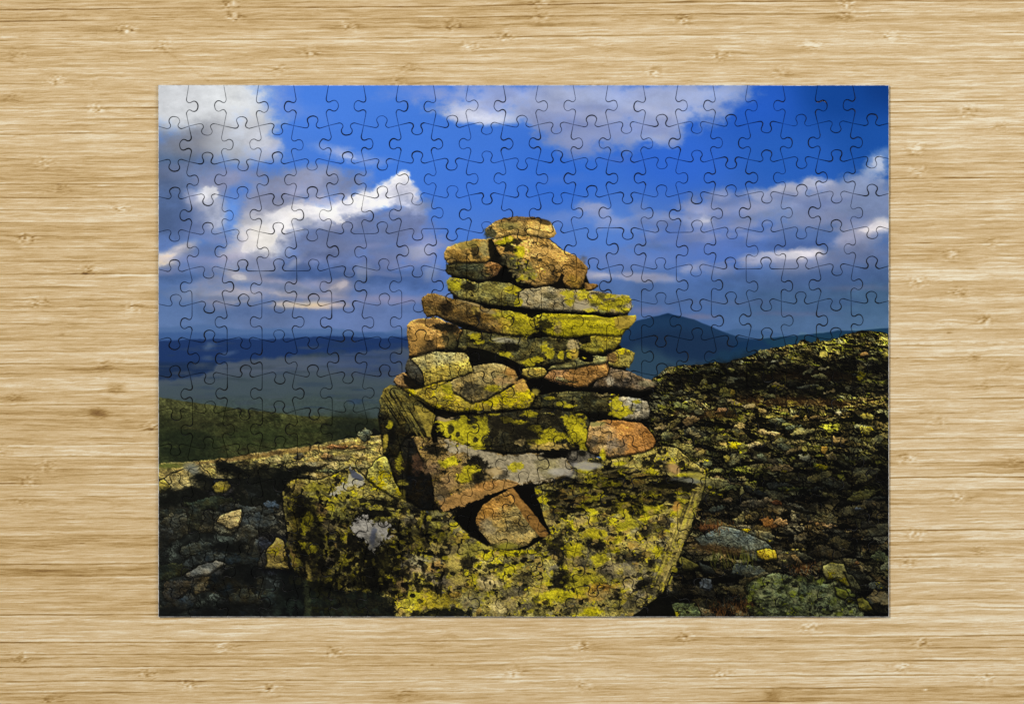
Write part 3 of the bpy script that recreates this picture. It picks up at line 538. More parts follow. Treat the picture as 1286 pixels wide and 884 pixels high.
# big slab with grey face
SL = [(516,548),(535,547),(556,550),(575,555),(600,562),(632,571),(655,568),(688,570),(712,577),(721,588),(716,598),(700,604),(672,607),(650,610),(632,616),(605,626),(580,636),(558,641),(546,632),(542,600),(528,572)]
rock(SL, (112,92,52), .30, .40, tex=.6, strat=.2)
poly([(556,553),(580,557),(605,564),(632,572),(655,569),(688,571),(712,578),(718,588),(702,600),(676,604),(650,606),(625,602),(612,590),(592,578),(584,569),(562,570)], (140,130,106), .95, 1.2, 3, .3, None, 4.)
blob(600,584,18,9,(24,22,14),.9,.3,.9,20,NF); blob(592,590,12,5,(172,160,24),.85,.3,.9,0,NF); blob(565,580,13,6,(176,166,24),.9,.3,.8,-8,NF); blob(584,600,11,6,(170,158,24),.85,.3,.8,0,NF); blob(601,600,8,7,(30,27,17),.85,.3,.8,0,NF)
blob(562,606,10,9,(140,112,72),.7,.5,.6,0,NF); blob(546,565,14,7,(26,24,15),.9,.3,.8,0,NF); blob(542,588,10,8,(150,118,84),.6,.5,.7,0,NF); blob(648,586,10,5,(172,160,30),.9,.3,.8,-20,NF); blob(632,596,8,5,(40,36,26),.7,.4,.7,-30,NF)
blob(688,585,14,12,(140,130,60),.35,.6,.7,0,NF); blob(556,625,8,14,(60,50,34),.7,.5,.7,0,NF); blob(618,593,10,5,(176,150,100),.7,.4,.7)
poly([(556,641),(552,628),(575,618),(600,610),(625,603),(645,604),(652,609),(630,616),(605,626),(580,636)], (158,118,62), .9, 1.2, 3, .4, NF, 3.)
blob(610,610,16,5,(206,140,60),.7,.5,.6,-16,NF); blob(555,626,6,6,(100,90,70),.6,.5,.5)
blob(700,592,18,5,(150,146,140),.7,.5,.5,4)
# cavity and the wedge inside it
poly([(569,652),(576,640),(590,632),(615,622),(640,612),(655,609),(668,614),(678,632),(684,652),(692,670),(660,690),(630,690),(605,680),(585,664)], (12,11,7), 1, .7, 1)
rock([(597,656),(599,644),(606,634),(618,626),(637,616),(650,628),(662,642),(676,658),(684,670),(668,676),(664,684),(645,690),(625,688),(615,684),(606,670)], (138,118,66), .1, .1, tex=.5, strat=.3, col2=(150,108,46), split=(-.7,-.8,.35), under=.25)
poly([(637,614),(644,612),(655,626),(670,644),(684,662),(690,670),(686,675),(678,674),(664,658),(650,638)], (140,98,42), .95, .8, 1.5, .3, NF)
blob(612,640,6,9,(182,122,36),.7,.5,.6,30,NF); blob(612,662,9,11,(118,108,84),.7,.5,.6,-30,NF); blob(636,686,14,4,(128,126,30),.7,.5,.6)
poly([(570,650),(582,652),(600,664),(616,683),(612,686),(596,676),(580,664)], (12,11,8), .95, 1, 1)
# left block with diagonal grain
RB = [(478,500),(482,489),(490,484),(500,485),(520,496),(545,512),(549,530),(548,546),(535,549),(518,544),(508,552),(498,574),(484,572),(478,545),(475,520)]
rock(RB, (84,76,34), .18, .28, strat=.0, tex=.7, col2=(44,40,22), split=(-.5,1,.2))
for i in range(46):
    r = np.random.RandomState(i+77); x = r.uniform(486,540); y = 492+(x-486)*.6+r.uniform(-2,30)
    blob(x, y, r.uniform(6,13), .9, [(120,110,44),(24,22,14),(100,90,40),(20,19,12)][i % 4], .65, .4, .5, 58, NF)
blob(492,548,6,16,(14,13,9),.85,.5,.5,0,NF); blob(489,535,3.5,6,(150,140,24),.9,.35,.7,20,NF); blob(484,556,3,12,(140,124,40),.85,.35,.7,8,NF)
poly([(520,509),(545,516),(546,530),(544,548),(536,548),(530,530)], (136,120,46), .9, .9, 2, .4, NF)
poly([(541,545),(546,524),(552,518),(556,520),(549,535),(550,556),(544,556)], (10,9,6), .95, .8, 1)
# wide stone under the middle
rock([(549,522),(560,517),(600,517),(640,515),(690,513),(722,518),(739,524),(741,545),(738,562),(715,568),(680,566),(652,569),(632,569),(608,565),(585,557),(565,549),(550,540)], (56,51,30), .20, .62, tex=.5, bc=(34,31,20))
for q in [(560,530,12,8),(575,540,20,12),(590,548,22,11),(605,540,10,16),(600,558,14,6),(583,530,8,7)]: blob(*q, (158,148,26), .92, .22, .7, 0, NF)
for q in [(720,530,12,12),(725,545,14,14),(700,548,12,6),(735,555,9,10),(690,545,12,7),(672,538,9,4),(636,527,8,4),(652,530,10,3),(665,520,10,4),(622,520,8,2),(680,556,20,5)]: blob(*q, (160,148,24), .9, .22, .8, 0, NF)
for q in [(566,538,4,6),(575,545,3,3),(597,552,3,4),(612,555,6,5),(590,530,3,2)]: blob(*q, (34,32,20), .85, .3, .8, 0, NF)
blob(654,555,6,5,(206,180,110),.9,.3,.9,0,NF); blob(690,560,24,4,(190,160,84),.8,.35,.9,0,NF); blob(630,530,16,11,(30,27,18),.6,.5,.6,0,NF); blob(660,545,14,14,(30,27,18),.7,.4,.7,0,NF); blob(558,525,8,3,(150,130,100),.8,.4,.6)
# orange stone
rock([(741,530),(760,527),(785,529),(808,532),(818,543),(824,554),(820,563),(806,568),(786,573),(762,574),(744,570),(736,560)], (184,118,46), .10, .10, tex=.55, strat=.1, col2=(146,116,70), split=(-1,.3,.1))
blob(768,558,9,9,(104,94,80),.8,.35,.7,0,NF); blob(782,560,7,8,(100,84,64),.7,.35,.8,0,NF); blob(745,556,5,9,(84,74,56),.8,.4,.6,20,NF); blob(756,562,6,5,(210,180,110),.6,.4,.7,0,NF); blob(750,532,12,4,(128,124,70),.8,.4,.5)
blob(728,574,16,8,(96,90,78),.9,.35,.5,0,NF); blob(731,568,5,4,(24,22,16),.9,.4,.6); blob(757,570,4,7,(176,164,20),.9,.35,.6,0,NF); blob(735,585,16,5,(140,136,130),.85,.4,.4,4); blob(690,571,14,3.5,(10,9,6),.95,.35,.4,4)
rock([(655,496),(690,493),(735,491),(760,496),(772,500),(768,520),(745,520),(722,517),(690,513),(660,512)], (66,62,34), .22, .45, tex=.6)
rock([(764,504),(780,498),(800,500),(813,505),(817,515),(815,524),(804,528),(786,527),(768,522)], (142,134,112), .0, .05, tex=.4)
for q in [(774,508,8,9),(785,515,10,7),(777,520,10,5),(800,505,5,3)]: blob(*q, (168,156,24), .92, .25, .8, 0, NF)
blob(795,512,5,5,(84,80,64),.8,.4,.6,0,NF)
for q in [(706,507,6,3),(715,510,9,2),(690,500,6,2)]: blob(*q, (170,158,30), .85, .3, .7, 0, NF)
# long yellow slab
rock([(504,487),(512,485),(533,484),(560,478),(572,490),(590,503),(612,502),(640,487),(658,478),(672,484),(672,500),(664,513),(640,515),(600,517),(572,518),(548,512),(524,499)], (146,128,44), .62, .12, tex=.6, rim=1.05)
rock([(556,483),(583,470),(596,460),(612,456),(632,456),(648,462),(651,474),(642,483),(626,494),(606,503),(592,505),(574,495)], (128,112,66), .18, .22, tex=.6, strat=.2)
blob(641,468,8,6,(190,136,60),.8,.4,.7,20,NF); blob(618,488,11,4,(168,156,24),.8,.3,.8,0,NF); blob(632,478,12,5,(172,130,80),.55,.4,.8,0,NF); blob(590,490,9,9,(60,56,42),.75,.35,.7,0,NF); blob(562,488,7,9,(150,142,24),.75,.3,.8,-30,NF)
blob(655,484,9,7,(176,134,66),.8,.4,.6,0,NF)
rock([(494,480),(498,472),(508,468),(516,476),(526,484),(516,488),(500,486)], (140,108,62), .0, .1)
poly([(506,470),(528,483),(534,486),(520,490),(508,482)], (16,14,10), .9, 1.2, 1.5)
poly([(520,500),(545,512),(572,519),(590,517),(640,515),(665,512),(640,518),(575,522),(560,526),(545,520),(530,508)], (10,9,6), .9, .8, 1)
# right stones under the hole
rock([(752,474),(764,462),(782,465),(802,471),(818,478),(826,482),(822,488),(806,491),(786,490),(762,487),(744,486)], (92,78,58), .06, .25, tex=.7)
blob(767,479,5,5,(150,140,118),.9,.35,.5,0,NF); blob(812,482,12,4,(104,98,72),.7,.4,.6,0,NF)
rock([(683,474),(690,466),(706,462),(730,458),(764,452),(765,463),(762,472),(750,476),(738,485),(722,486),(702,483)], (166,118,54), .06, .08, tex=.5, strat=.2, col2=(170,122,70), split=(-1,0,.3))
rock([(688,464),(700,456),(722,450),(745,447),(764,448),(764,455),(735,460),(708,464)], (128,122,70), .12, .1, strat=.3)
rock([(654,470),(656,463),(668,461),(682,461),(688,468),(680,474),(664,476)], (160,140,60), .25, .0)
poly([(668,476),(684,477),(704,485),(722,488),(745,488),(790,492),(808,492),(826,489),(810,499),(785,498),(756,494),(730,491),(700,492),(676,496),(666,492),(660,480)], (9,8,6), .97, .8, 1.2)
blob(671,492,4,4,(150,136,50),.8,.4,.5)
# bright block on the left
rock([(508,462),(511,454),(517,450),(527,455),(533,466),(533,484),(522,481),(512,472)], (58,56,46), .0, .15, tex=.5)
rock([(517,452),(526,446),(536,441),(560,442),(585,443),(590,455),(594.5,466),(583,471),(558,477),(533,484),(532,468),(524,458)], (194,172,72), .05, .0, tex=.35, strat=.08, col2=(144,134,84), split=(-.4,-1,.15), rim=1.1, under=.25)
for i in range(34):
    r = np.random.RandomState(i+31); x = r.uniform(534,590); blob(x, r.uniform(450,478)-(x-534)*.12, 1.1, .9, (70,58,28), .7, .4, .3, 0, NF)
# middle courses
rock([(770,440),(782,438),(792,440),(797,444),(795,453),(790,462),(778,462),(765,460),(764,448)], (150,134,56), .45, .05, tex=.5)
blob(768,450,6,6,(120,84,50),.7,.4,.7,0,NF)
rock([(728,426),(745,422),(765,420),(783,418),(779,430),(770,440),(752,444),(738,444),(728,438)], (128,118,40), .40, .15, tex=.6, strat=.25)
rock([(577,414),(600,417),(640,422),(668,425),(690,423),(712,427),(727,431),(727,443),(718,452),(702,457),(682,460),(664,461),(640,458),(612,452),(590,446),(576,436)], (76,71,38), .22, .42, tex=.7, strat=.3)
for q in [(596,423,8,4),(603,429,7,3),(620,427,5,2),(635,445,8,4),(665,455,8,5),(675,452,7,5),(690,445,6,8),(684,436,4,6),(705,447,4,6),(715,445,4,4)]: blob(*q, (156,144,24), .88, .25, .8, 0, NF)
blob(635,428,17,3,(140,136,116),.85,.4,.4,6); blob(640,436,12,6,(20,18,12),.8,.4,.7,0,NF); blob(720,432,8,7,(168,150,104),.8,.4,.6,0,NF); blob(722,445,5,6,(170,142,50),.8,.4,.6,0,NF)
poly([(586,436),(600,437),(622,444),(645,452),(652,458),(648,466),(630,457),(605,452),(590,448)], (11,10,7), .92, .9, 1.4)
poly([(645,459),(652,462),(654,470),(660,476),(652,476),(648,468)], (10,9,7), .95, .8, 1)
poly([(727,444),(738,444),(746,448),(744,455),(734,455),(727,451)], (9,8,6), .97, .8, 1)
poly([(727,421),(742,421),(742,430),(732,432),(726,428)], (12,11,8), .85, .8, 1.2)
rock([(511,408),(516,403),(528,400),(544,398),(558,403),(574,409),(580,416),(574,428),(562,436),(540,441),(524,448),(514,449),(512,428)], (170,128,62), .0, .12, tex=.55, strat=.1)
blob(536,436,12,8,(50,42,26),.75,.4,.8,-20,NF); blob(562,412,20,6,(28,24,16),.9,.35,.6,10,NF); blob(566,428,11,10,(60,58,34),.8,.4,.7,0,NF); blob(524,420,8,14,(186,140,64),.5,.5,.5)
blob(533,403,14,3,(84,64,36),.7,.5,.6)
rock([(668,399),(682,393),(705,394),(740,396),(768,398),(785,396),(797,397),(799.5,402),(792,410),(784,416),(782,422),(760,421),(735,422),(715,425),(700,424),(688,421),(672,411)], (160,148,34), .85, .12, tex=.45, yc=(160,148,20), strat=.1)
blob(686,408,13,9,(30,28,16),.8,.3,.9,0,NF); blob(700,413,5,7,(150,130,84),.7,.4,.7,0,NF); poly([(770,400),(785,396),(798,398),(799,403),(790,411),(778,414),(772,410)], (152,128,52), .85, 1.5, 2, .3, NF)
blob(730,400,40,2,(70,64,26),.5,.6,.7)
rock([(530,374),(537,369),(548,370),(562,374),(576,377),(592,384),(612,387),(640,391),(658,396),(670,400),(672,412),(668,421),(650,422),(628,420),(604,415),(588,409),(568,403),(550,398),(536,397),(531,388)], (104,82,40), .06, .2, tex=.55, strat=.2, col2=(150,136,36), split=(1,-.1,.35))
for q in [(655,403,12,7),(662,413,10,8),(640,398,7,3),(625,395,6,2),(650,395,7,3)]: blob(*q, (160,148,24), .88, .28, .8, 0, NF)
blob(560,386,8,9,(26,20,13),.75,.4,.7,30,NF); blob(590,380,16,2,(176,152,96),.8,.45,.4,16); blob(598,390,5,5,(170,146,60),.8,.4,.6,0,NF); blob(575,396,16,7,(60,46,24),.5,.5,.7,0,NF); blob(545,378,12,6,(112,84,44),.6,.5,.6,0,NF); blob(613,391,16,3,(130,120,90),.6,.5,.6,10)
blob(598,393,3,8,(24,20,12),.7,.4,.6)
rock([(733,355),(742,356),(751,358),(752,361),(747,365),(734,366)], (130,96,44), 0, 0)
rock([(561,354),(566,349),(580,351),(600,356),(612,352),(628,352),(645,357),(660,364),(660,385),(640,386),(620,384),(598,380),(584,377),(570,371),(563,365)], (104,98,52), .34, .26, tex=.7, strat=.25)
blob(572,358,11,6,(166,156,26),.88,.28,.7,15,NF); blob(588,360,9,6,(26,24,14),.88,.3,.7,0,NF); blob(618,364,14,6,(128,120,56),.55,.5,.7,0,NF); blob(645,363,10,5,(164,150,24),.8,.3,.8,0,NF)
rock([(652,368),(660,363),(675,361),(700,361),(725,364),(745,366),(765,368),(782,371),(790,372),(793,377),(793,388),(787,395),(774,395),(758,393),(738,393),(715,392),(690,390),(668,388),(653,385)], (132,120,88), .12, .06, tex=.35, strat=.15, rim=1.12, crack=.2)
for q in [(714,370,9,5),(716,380,5,4),(733,371,8,6),(762,372,13,3),(748,378,9,7),(772,382,16,8),(783,378,8,6),(742,390,8,3),(760,388,10,4),(652,380,5,5),(785,390,6,3)]: blob(*q, (168,156,24), .85, .28, .8, 0, NF)
for q in [(755,372,4,3),(770,377,3,3),(745,383,4,3),(778,385,3,2),(690,372,9,3)]: blob(*q, (70,64,40), .7, .4, .8, 0, NF)
blob(728,383,9,6,(150,140,116),.85,.4,.5)
poly([(653,386),(690,391),(740,394),(776,397),(786,397),(765,399),(740,396),(705,394),(680,393),(655,393),(610,386),(600,382)], (10,9,6), .93, .7, .9)
for q in [(706,478,16,3,(110,96,50),6),(760,497,18,3,(96,86,50),3),(690,520,12,2.5,(120,112,50),3),(735,450,4,2,(90,80,50),0),(600,517,22,2,(110,100,40),-1),(760,392,12,2,(120,112,40),0)]:
    stone(*q[:4], q[4], q[5], .3, .2)
# top stones
poly([(606,353),(620,350),(632,336),(620,318),(612,300),(640,300),(660,340),(700,352),(715,364),(690,360),(655,363),(640,356)], (11,10,7), 1, .8, 1)
rock([(560,332),(568,329),(590,331),(610,328),(624,331),(631,336),(625,344),(617,350),(606,353),(594,351),(575,348),(563,345),(560,340)], (70,68,42), .1, .3, tex=.6, col2=(136,94,48), split=(1,-.1,.42))
rock([(558,318),(563,311),(574,307),(588,303),(602,300),(618,299),(622,312),(619,326),(611,330),(600,329),(588,331),(574,330),(562,330),(558,324)], (154,122,58), .06, .08, tex=.5, strat=.1)
blob(597,316,5,12,(40,34,20),.8,.4,.6,-20,NF); blob(608,313,6,10,(120,116,76),.7,.4,.6,0,NF); blob(588,307,14,4,(134,122,56),.6,.5,.6)
poly([(613,300),(622,299),(630,310),(634,330),(624,332),(616,326)], (20,18,11), .9, 1.2, 2)
rock([(618,302),(628,296),(645,293),(665,295),(688,300),(696,306),(707,315),(722,321),(732,329),(738.5,336),(736,346),(733,356),(728,362),(716,363),(709,359),(706,351),(698,356),(686,359),(672,360),(660,356),(648,347),(638,337),(633,326),(624,316)], (188,146,72), .05, .03, tex=.42, strat=.05, col2=(150,112,52), split=(.8,.5,.55), lit=(-.3,-1))
for q in [(637,303,8,6),(652,316,9,8),(634,297,5,4),(629,305,5,4),(663,338,7,4),(668,346,8,5),(644,330,6,5),(654,350,6,3)]: blob(*q, (172,162,20), .9, .25, .8, 0, NF)
blob(640,312,9,6,(26,24,14),.92,.28,.8,30,NF); blob(650,304,6,5,(30,27,16),.85,.3,.8,0,NF); blob(640,326,10,8,(60,58,40),.8,.35,.6,0,NF); blob(660,340,15,12,(92,86,54),.75,.4,.7,20,NF); blob(647,334,8,9,(70,68,46),.8,.35,.6,0,NF)
for i in range(46):
    r = np.random.RandomState(i+91); blob(r.normal(657,10), r.normal(336,9), r.uniform(1,3), r.uniform(1,2.4), [(36,34,22),(150,140,30),(120,110,70)][i % 3], .75, .3, .6, 0, NF)
poly([(705,343),(709,346),(706,354),(712,362),(700,363),(690,360),(700,353)], (20,16,9), .92, .9, 1.2)
blob(722,352,9,8,(156,124,36),.6,.5,.7,0,NF); blob(728,338,6,14,(112,82,38),.7,.5,.5,20,NF)
rock([(609,289),(613,284),(622,278),(635,273.5),(655,272),(676,273),(688,277),(694,284),(699.5,293),(696,297),(688,300),(676,298),(662,296),(645,294),(632,298),(620,299),(611,295)], (190,154,80), .06, .02, tex=.4, strat=.15, col2=(96,74,40), split=(0,-1,.5), under=.35)
blob(616,293,8,6,(54,56,42),.88,.35,.5,0,NF); blob(640,284,14,5,(140,132,70),.7,.5,.6,0,NF); blob(684,279,7,3,(50,40,24),.8,.4,.5,20); blob(642,286,4,3,(64,60,36),.7,.4,.7,0,NF)
stn = ss(20, -10, IMG[..., 2]-IMG[..., 0])[..., None]*ss(262, 270, GY)[..., None]
lum = IMG.mean(-1, keepdims=True)
IMG = IMG*(1-stn)+stn*IMG*np.clip(lum/78, .05, 2.2)**.30*1.05
bl = (np.roll(IMG, 3, 0)+np.roll(IMG, -3, 0)+np.roll(IMG, 3, 1)+np.roll(IMG, -3, 1)+np.roll(IMG, 2, 0)+np.roll(IMG, -2, 1))/6
IMG = IMG+stn*.3*(IMG-bl)
lum = IMG.max(-1, keepdims=True); IMG = IMG*(1-stn)+stn*IMG*np.where(lum > 138, (138+(lum-138)*.6)/np.maximum(lum, 1), 1.)
mu = IMG.mean(-1, keepdims=True); IMG = IMG+stn*(mu-IMG)*.03
cz = (ss(350, 372, GX)*ss(1.5, -1.5, GX-(888-np.clip(GY-590, 0, 400)*.31)))[..., None]
IMG = IMG*(1+stn*cz*np.array((.03, .02, -.02), np.float32))
rz = ss(-1.5, 1.5, GX-(888-np.clip(GY-590, 0, 400)*.31))[..., None]*ss(420, 440, GY)[..., None]
IMG = IMG*(1-stn*rz*np.array((.12, .11, .15), np.float32))
org = ss(10, 60, IMG[..., 0]-IMG[..., 1]*1.12)[..., None]*stn          # orange stones: browner
mu = IMG.mean(-1, keepdims=True); IMG = IMG+org*.32*(mu*np.array((1.12, .98, .7), np.float32)-IMG)
lz = ss(365, 340, GX)[..., None]*ss(590, 610, GY)[..., None]
IMG = IMG+lz*np.array((7, 7, 5), np.float32)*(1+.5*NM[..., None])
shade([(936,722),(1090,715),(1095,780),(930,780)], .78, 4); shade([(325,670),(368,670),(368,720),(325,720)], .8, 3); shade([(260,635),(310,635),(310,672),(260,672)], .85, 3)
for P_, k_, so_ in [([(800,500),(840,462),(920,462),(1000,455),(1130,450),(1130,488),(1000,500),(900,496)], .62, 7), ([(940,582),(1040,572),(1130,570),(1130,660),(1040,650),(960,620)], .58, 12),
                   ([(890,600),(960,610),(980,650),(900,655),(870,640)], .75, 10), ([(1000,672),(1130,650),(1130,790),(1085,780),(1070,730),(1010,700)], .66, 10), ([(860,690),(935,712),(930,760),(850,760)], .6, 8),
                   ([(980,506),(1120,500),(1120,560),(1000,566),(900,560),(880,520)], (1.28, 1.24, 1.1), 10), ([(915,640),(1000,640),(1040,665),(960,672),(900,660)], (1.2, 1.12, 1.), 8), ([(958,425),(1120,412),(1120,448),(1000,452)], (1.2, 1.18, 1.), 5)]:
    shade(P_, k_, so_)
shade([(325,670),(368,670),(368,720),(325,720)], (.85, .84, 1.), 3); shade([(262,602),(292,602),(292,622),(262,622)], (.8, .8, 1.), 3); shade([(228,700),(288,700),(288,730),(228,730)], .75, 3)
cl = ss(120, 60, IMG.max(-1)-IMG.min(-1))[..., None]*ss(402, 392, GY)[..., None]*(1-stn)
IMG = IMG+cl*(IMG.mean(-1, keepdims=True)-150)*.16
# ---- print tone: slight softness and fine screen grain
k = (IMG[:-1, :-1]+IMG[1:, :-1]+IMG[:-1, 1:]+IMG[1:, 1:])/4
IMG[:-1, :-1] = .65*IMG[:-1, :-1]+.35*k
IMG += _rng.normal(0, 1.6, (PH, PW, 1)).astype(np.float32)
IMG = np.clip(IMG, 3, 250)
# ================================================================= materials
def lin(c):
    c = np.asarray(c, float)/255
    return tuple(np.where(c <= .04045, c/12.92, ((c+.055)/1.055)**2.4))+(1,)
def mat(name):
    m = bpy.data.materials.new(name); m.use_nodes = True
    n = m.node_tree.nodes; return m, n, m.node_tree.links, n["Principled BSDF"]

# ---- bamboo board: strips, streaks and nodes worked out per vertex, finest fibre in the shader
LINES = [-23,-6,11,26,38,51,67,83,101,119,136,150,168,184,199,215,232,249,265,281,298,314,330,346,362,378,393,408,427,443,458,475,494,510,528,542,560,575,591,609,625,642,658,675,690,709,724,741,758,773,792,808,823,839,857,872,889,905]
KN = [(159,37,1),(204,57,1),(70,100,1),(20,70,2),(15,122,2),(119,137,1),(119,105,0),(55,204,1),(293,20,1),(289,5,1),(677,4,1),(677,21,1),(568,31,1),(590,58,1),(632,45,1),(513,86,2),(498,101,2),
 (1065,20,1),(1064,5,1),(1118,45,1),(1019,57,1),(981,90,2),(1215,140,1),(1257,159,2),(1152,187,1),(1155,216,1),(1248,304,2),(1196,320,1),(1151,354,1),(1205,368,1),(1238,402,1),(1223,449,2),(1266,463,2),(1237,483,2),
 (133,457,2),(146,487,3),(122,519,3),(16,500,2),(190,536,1),(56,585,1),(33,604,1),(27,631,2),(3,565,2),(281,813,1),(27,826,1),(184,846,1),(236,859,1),(61,878,2),(732,811,1),(645,844,1),(732,861,1),(503,873,2),
 (1148,671,1),(1230,691,2),(1140,706,1),(1158,807,1),(1130,838,1),(1238,853,1),(971,873,3),(1016,788,1),(1163,517,0),(1180,530,2),(1140,575,1),(1205,626,1),(1275,580,2),(75,237,2),(150,262,1),(30,300,1),(110,340,1),(165,386,1),(45,380,1),
 (860,24,1),(905,70,1),(390,66,1),(350,88,2),(760,60,0),(820,90,1),(440,34,1),(420,820,1),(340,866,1),(860,800,1),(905,846,1),(560,800,0)]
def axis(a0, a1, st, lo, hi, big):
    return np.concatenate([np.arange(lo, a0, big), np.arange(a0, a1, st), np.arange(a1, hi+big, big)])
ax = axis(-40, 1326, 3.2, -900, 2186, 24); ay = axis(-40, 924, .8, -760, 1644, 8)
BX, BY = np.meshgrid(ax, ay)
ly_ = np.array(LINES, float)
while ly_[0] > -800: ly_ = np.concatenate([[ly_[0]-16.4+4*math.sin(ly_[0])*.5], ly_])
while ly_[-1] < 1700: ly_ = np.concatenate([ly_, [ly_[-1]+16.4+4*math.sin(ly_[-1])*.5]])
und = 2.2*fbm(BX, BY, 420, 90, 3, 5)+.7*fbm(BX, BY, 120, 20, 2, 9)
Yb = BY+.0078*BX+und
si = np.searchsorted(ly_, Yb); si = np.clip(si, 1, len(ly_)-1)
Yj = Yb+.55*fbm(BX, BY, 26, 6, 3, 48)
dl = np.minimum(np.abs(Yj-ly_[si-1]), np.abs(ly_[si]-Yj))
rs = np.random.RandomState(5)
tone_s = rs.uniform(-1, 1, 400); off_s = rs.uniform(0, 900, 400); line_s = rs.uniform(.15, 1, 400)
near = np.where(Yb-ly_[si-1] < ly_[si]-Yb, si-1, si)
# knots push the grain aside
Yk = Yb.copy(); kd = np.zeros_like(BX); kl = np.zeros_like(BX); kb = np.zeros_like(BX)
kn = list(KN)
# light falling off towards the left is painted into the tone further down
for i in range(260):
    x, y = rs.uniform(-880, 2160), rs.uniform(-740, 1620)
    if not (-60 < x < 1340 and -60 < y < 940): kn.append((x, y, rs.choice([1, 1, 2])))
for x, y, ty in kn:
    jx = (ax > x-110) & (ax < x+110); jy = (ay > y-16) & (ay < y+16)
    if not jx.any() or not jy.any(): continue
    sl = np.ix_(jy, jx)
    dx = BX[sl]-x; dy = BY[sl]-y
    g = np.exp(-(dx/11.5)**2-(dy/7)**2)
    w = np.exp(-(np.abs(dx)/34)**1.3-(dy/6.5)**2)
    hw = vnoise(dx/5+x, dy/2.2+y, int(x) % 60)-.5
    Yk[sl] += g*(6.0*hw+2.5*np.sign(dy)*0)+w*1.2*np.sin(dx/9+x)
    if ty == 1: kl[sl] = np.maximum(kl[sl], g*.9); kd[sl] = np.maximum(kd[sl], w*.42)
    elif ty == 2: kd[sl] = np.maximum(kd[sl], w*.5); kb[sl] = np.maximum(kb[sl], g*.3); kl[sl] = np.maximum(kl[sl], g*.5)
    elif ty == 3: kb[sl] = np.maximum(kb[sl], np.exp(-(dx/11)**4-(dy/7)**4)); kd[sl] = np.maximum(kd[sl], w*.3)
    else: kd[sl] = np.maximum(kd[sl], w*.3)
xo = BX+off_s[si]
jg = 1.3*fbm(BX, BY, 34, 9, 3, 44)+.5*fbm(BX, BY, 11, 4, 2, 53); Yk = Yk+jg
st1 = fbm(xo, Yk+si*37, 200, 2.1, 5, 13, .78)
st2 = fbm(xo*1.0+300, Yk+si*11, 52, 1.5, 3, 33, .75)
st3 = fbm(xo+77, Yk+si*5, 520, 7, 3, 43, .6)
fib = fbm(BX, Yk, 30, 1.1, 2, 51, .6)
T = .745+.055*tone_s[si]*np.clip(.9+.8*fbm(xo, Yk*0+si*9., 500, 40, 2, 3), 0, 2)+.20*st1+.21*st2+.09*st3+.09*fib
dk = ss(.38, .85, st1+.45*st3)                      # darker ribs of fibre
T -= .25*dk
fs = fbm(xo+41, Yk, 46, .95, 3, 37, .75); T += .11*fs-.24*ss(.38, .9, fs+.45*st1)
lw = np.clip(line_s[near]*(.62+1.0*fbm(BX+near*61., BY*0+near*5., 230, 50, 3, 23)), 0, 1)
T -= .50*lw*np.exp(-(dl/.75)**2)
T += .16*np.clip(line_s[near]-.35, 0, 1)*np.exp(-((dl-2.0)/1.1)**2)
rib = fbm(BX*1.0+11, Yk+.5*BX*np.sign(np.sin(BX/13)), 4.2, 2.6, 3, 57, .7)
T -= kd*(.15+.34*ss(-.1, .6, fbm(xo, Yk, 60, 2.0, 3, 29)))
T += kl*(.62*rib+.05)+kl*.02-.04*kl*ss(.1,.5,-rib)
T -= kb*(.20+.12*rib)
# known darker / paler strips
for y0, y1, x0, x1, a in [(675,690,-40,260,-.16),(709,724,-40,240,-.14),(26,40,200,1000,-.05),(528,545,0,190,-.06),(691,708,-20,260,.03),(84,101,1000,1290,-.05),(760,775,300,1200,.03),(872,890,900,1300,-.08),(101,120,240,900,-.02),(724,741,-20,230,.04),(0,11,0,300,-.03)]:
    T += a*ss(y0-1, y0+1, Yb)*ss(y1+1, y1-1, Yb)*ss(x0-60, x0+60, BX)*ss(x1+90, x1-60, BX)
T += .035*ss(500, 1250, BX)-.045*ss(420, 0, BX)+.02*fbm(BX, BY, 300, 200, 2, 19)  # uneven light painted in, paler right and darker left, plus random wood tone
for x, y, r, a in [(1162.5,866.5,1.1,.6),(77,420,.9,-.4),(1193,418,1,-.4),(543,835,1.1,-.4)]: T += a*np.exp(-((BX-x)**2/(r+1.2)**2+(BY-y)**2/r**2))
for x0, y0, x1, y1, a in [(205,62,262,102,-.10),(48,18,96,21,.10),(0,46,22,47,.16),(1012,112,1090,118,-.06),(880,812,960,818,-.06),(300,838,360,846,-.05),(1150,250,1210,262,-.05)]:
    jx = (ax > min(x0,x1)-4) & (ax < max(x0,x1)+4); jy = (ay > min(y0,y1)-4) & (ay < max(y0,y1)+4); sl = np.ix_(jy, jx)
    t = np.clip(((BX[sl]-x0)*(x1-x0)+(BY[sl]-y0)*(y1-y0))/((x1-x0)**2+(y1-y0)**2), 0, 1)
    T[sl] += a*np.exp(-((BX[sl]-x0-t*(x1-x0))**2+(BY[sl]-y0-t*(y1-y0))**2)/1.6)
nx, ny = len(ax), len(ay)
zz = -.12*np.clip(.6-T, 0, .5)
zz[0] = zz[-1] = -60; zz[:, 0] = zz[:, -1] = -60
co = np.stack([(BX-CX)*U_, (CY-BY)*U_, zz*U_], -1).reshape(-1, 3).astype(np.float32)
ii = np.arange(nx*ny).reshape(ny, nx)
q = np.stack([ii[1:, :-1], ii[1:, 1:], ii[:-1, 1:], ii[:-1, :-1]], -1).reshape(-1, 4).astype(np.int32)
me = bpy.data.meshes.new("tabletop"); me.vertices.add(len(co)); me.vertices.foreach_set("co", co.ravel())
me.loops.add(q.size); me.loops.foreach_set("vertex_index", q.ravel()); me.polygons.add(len(q))
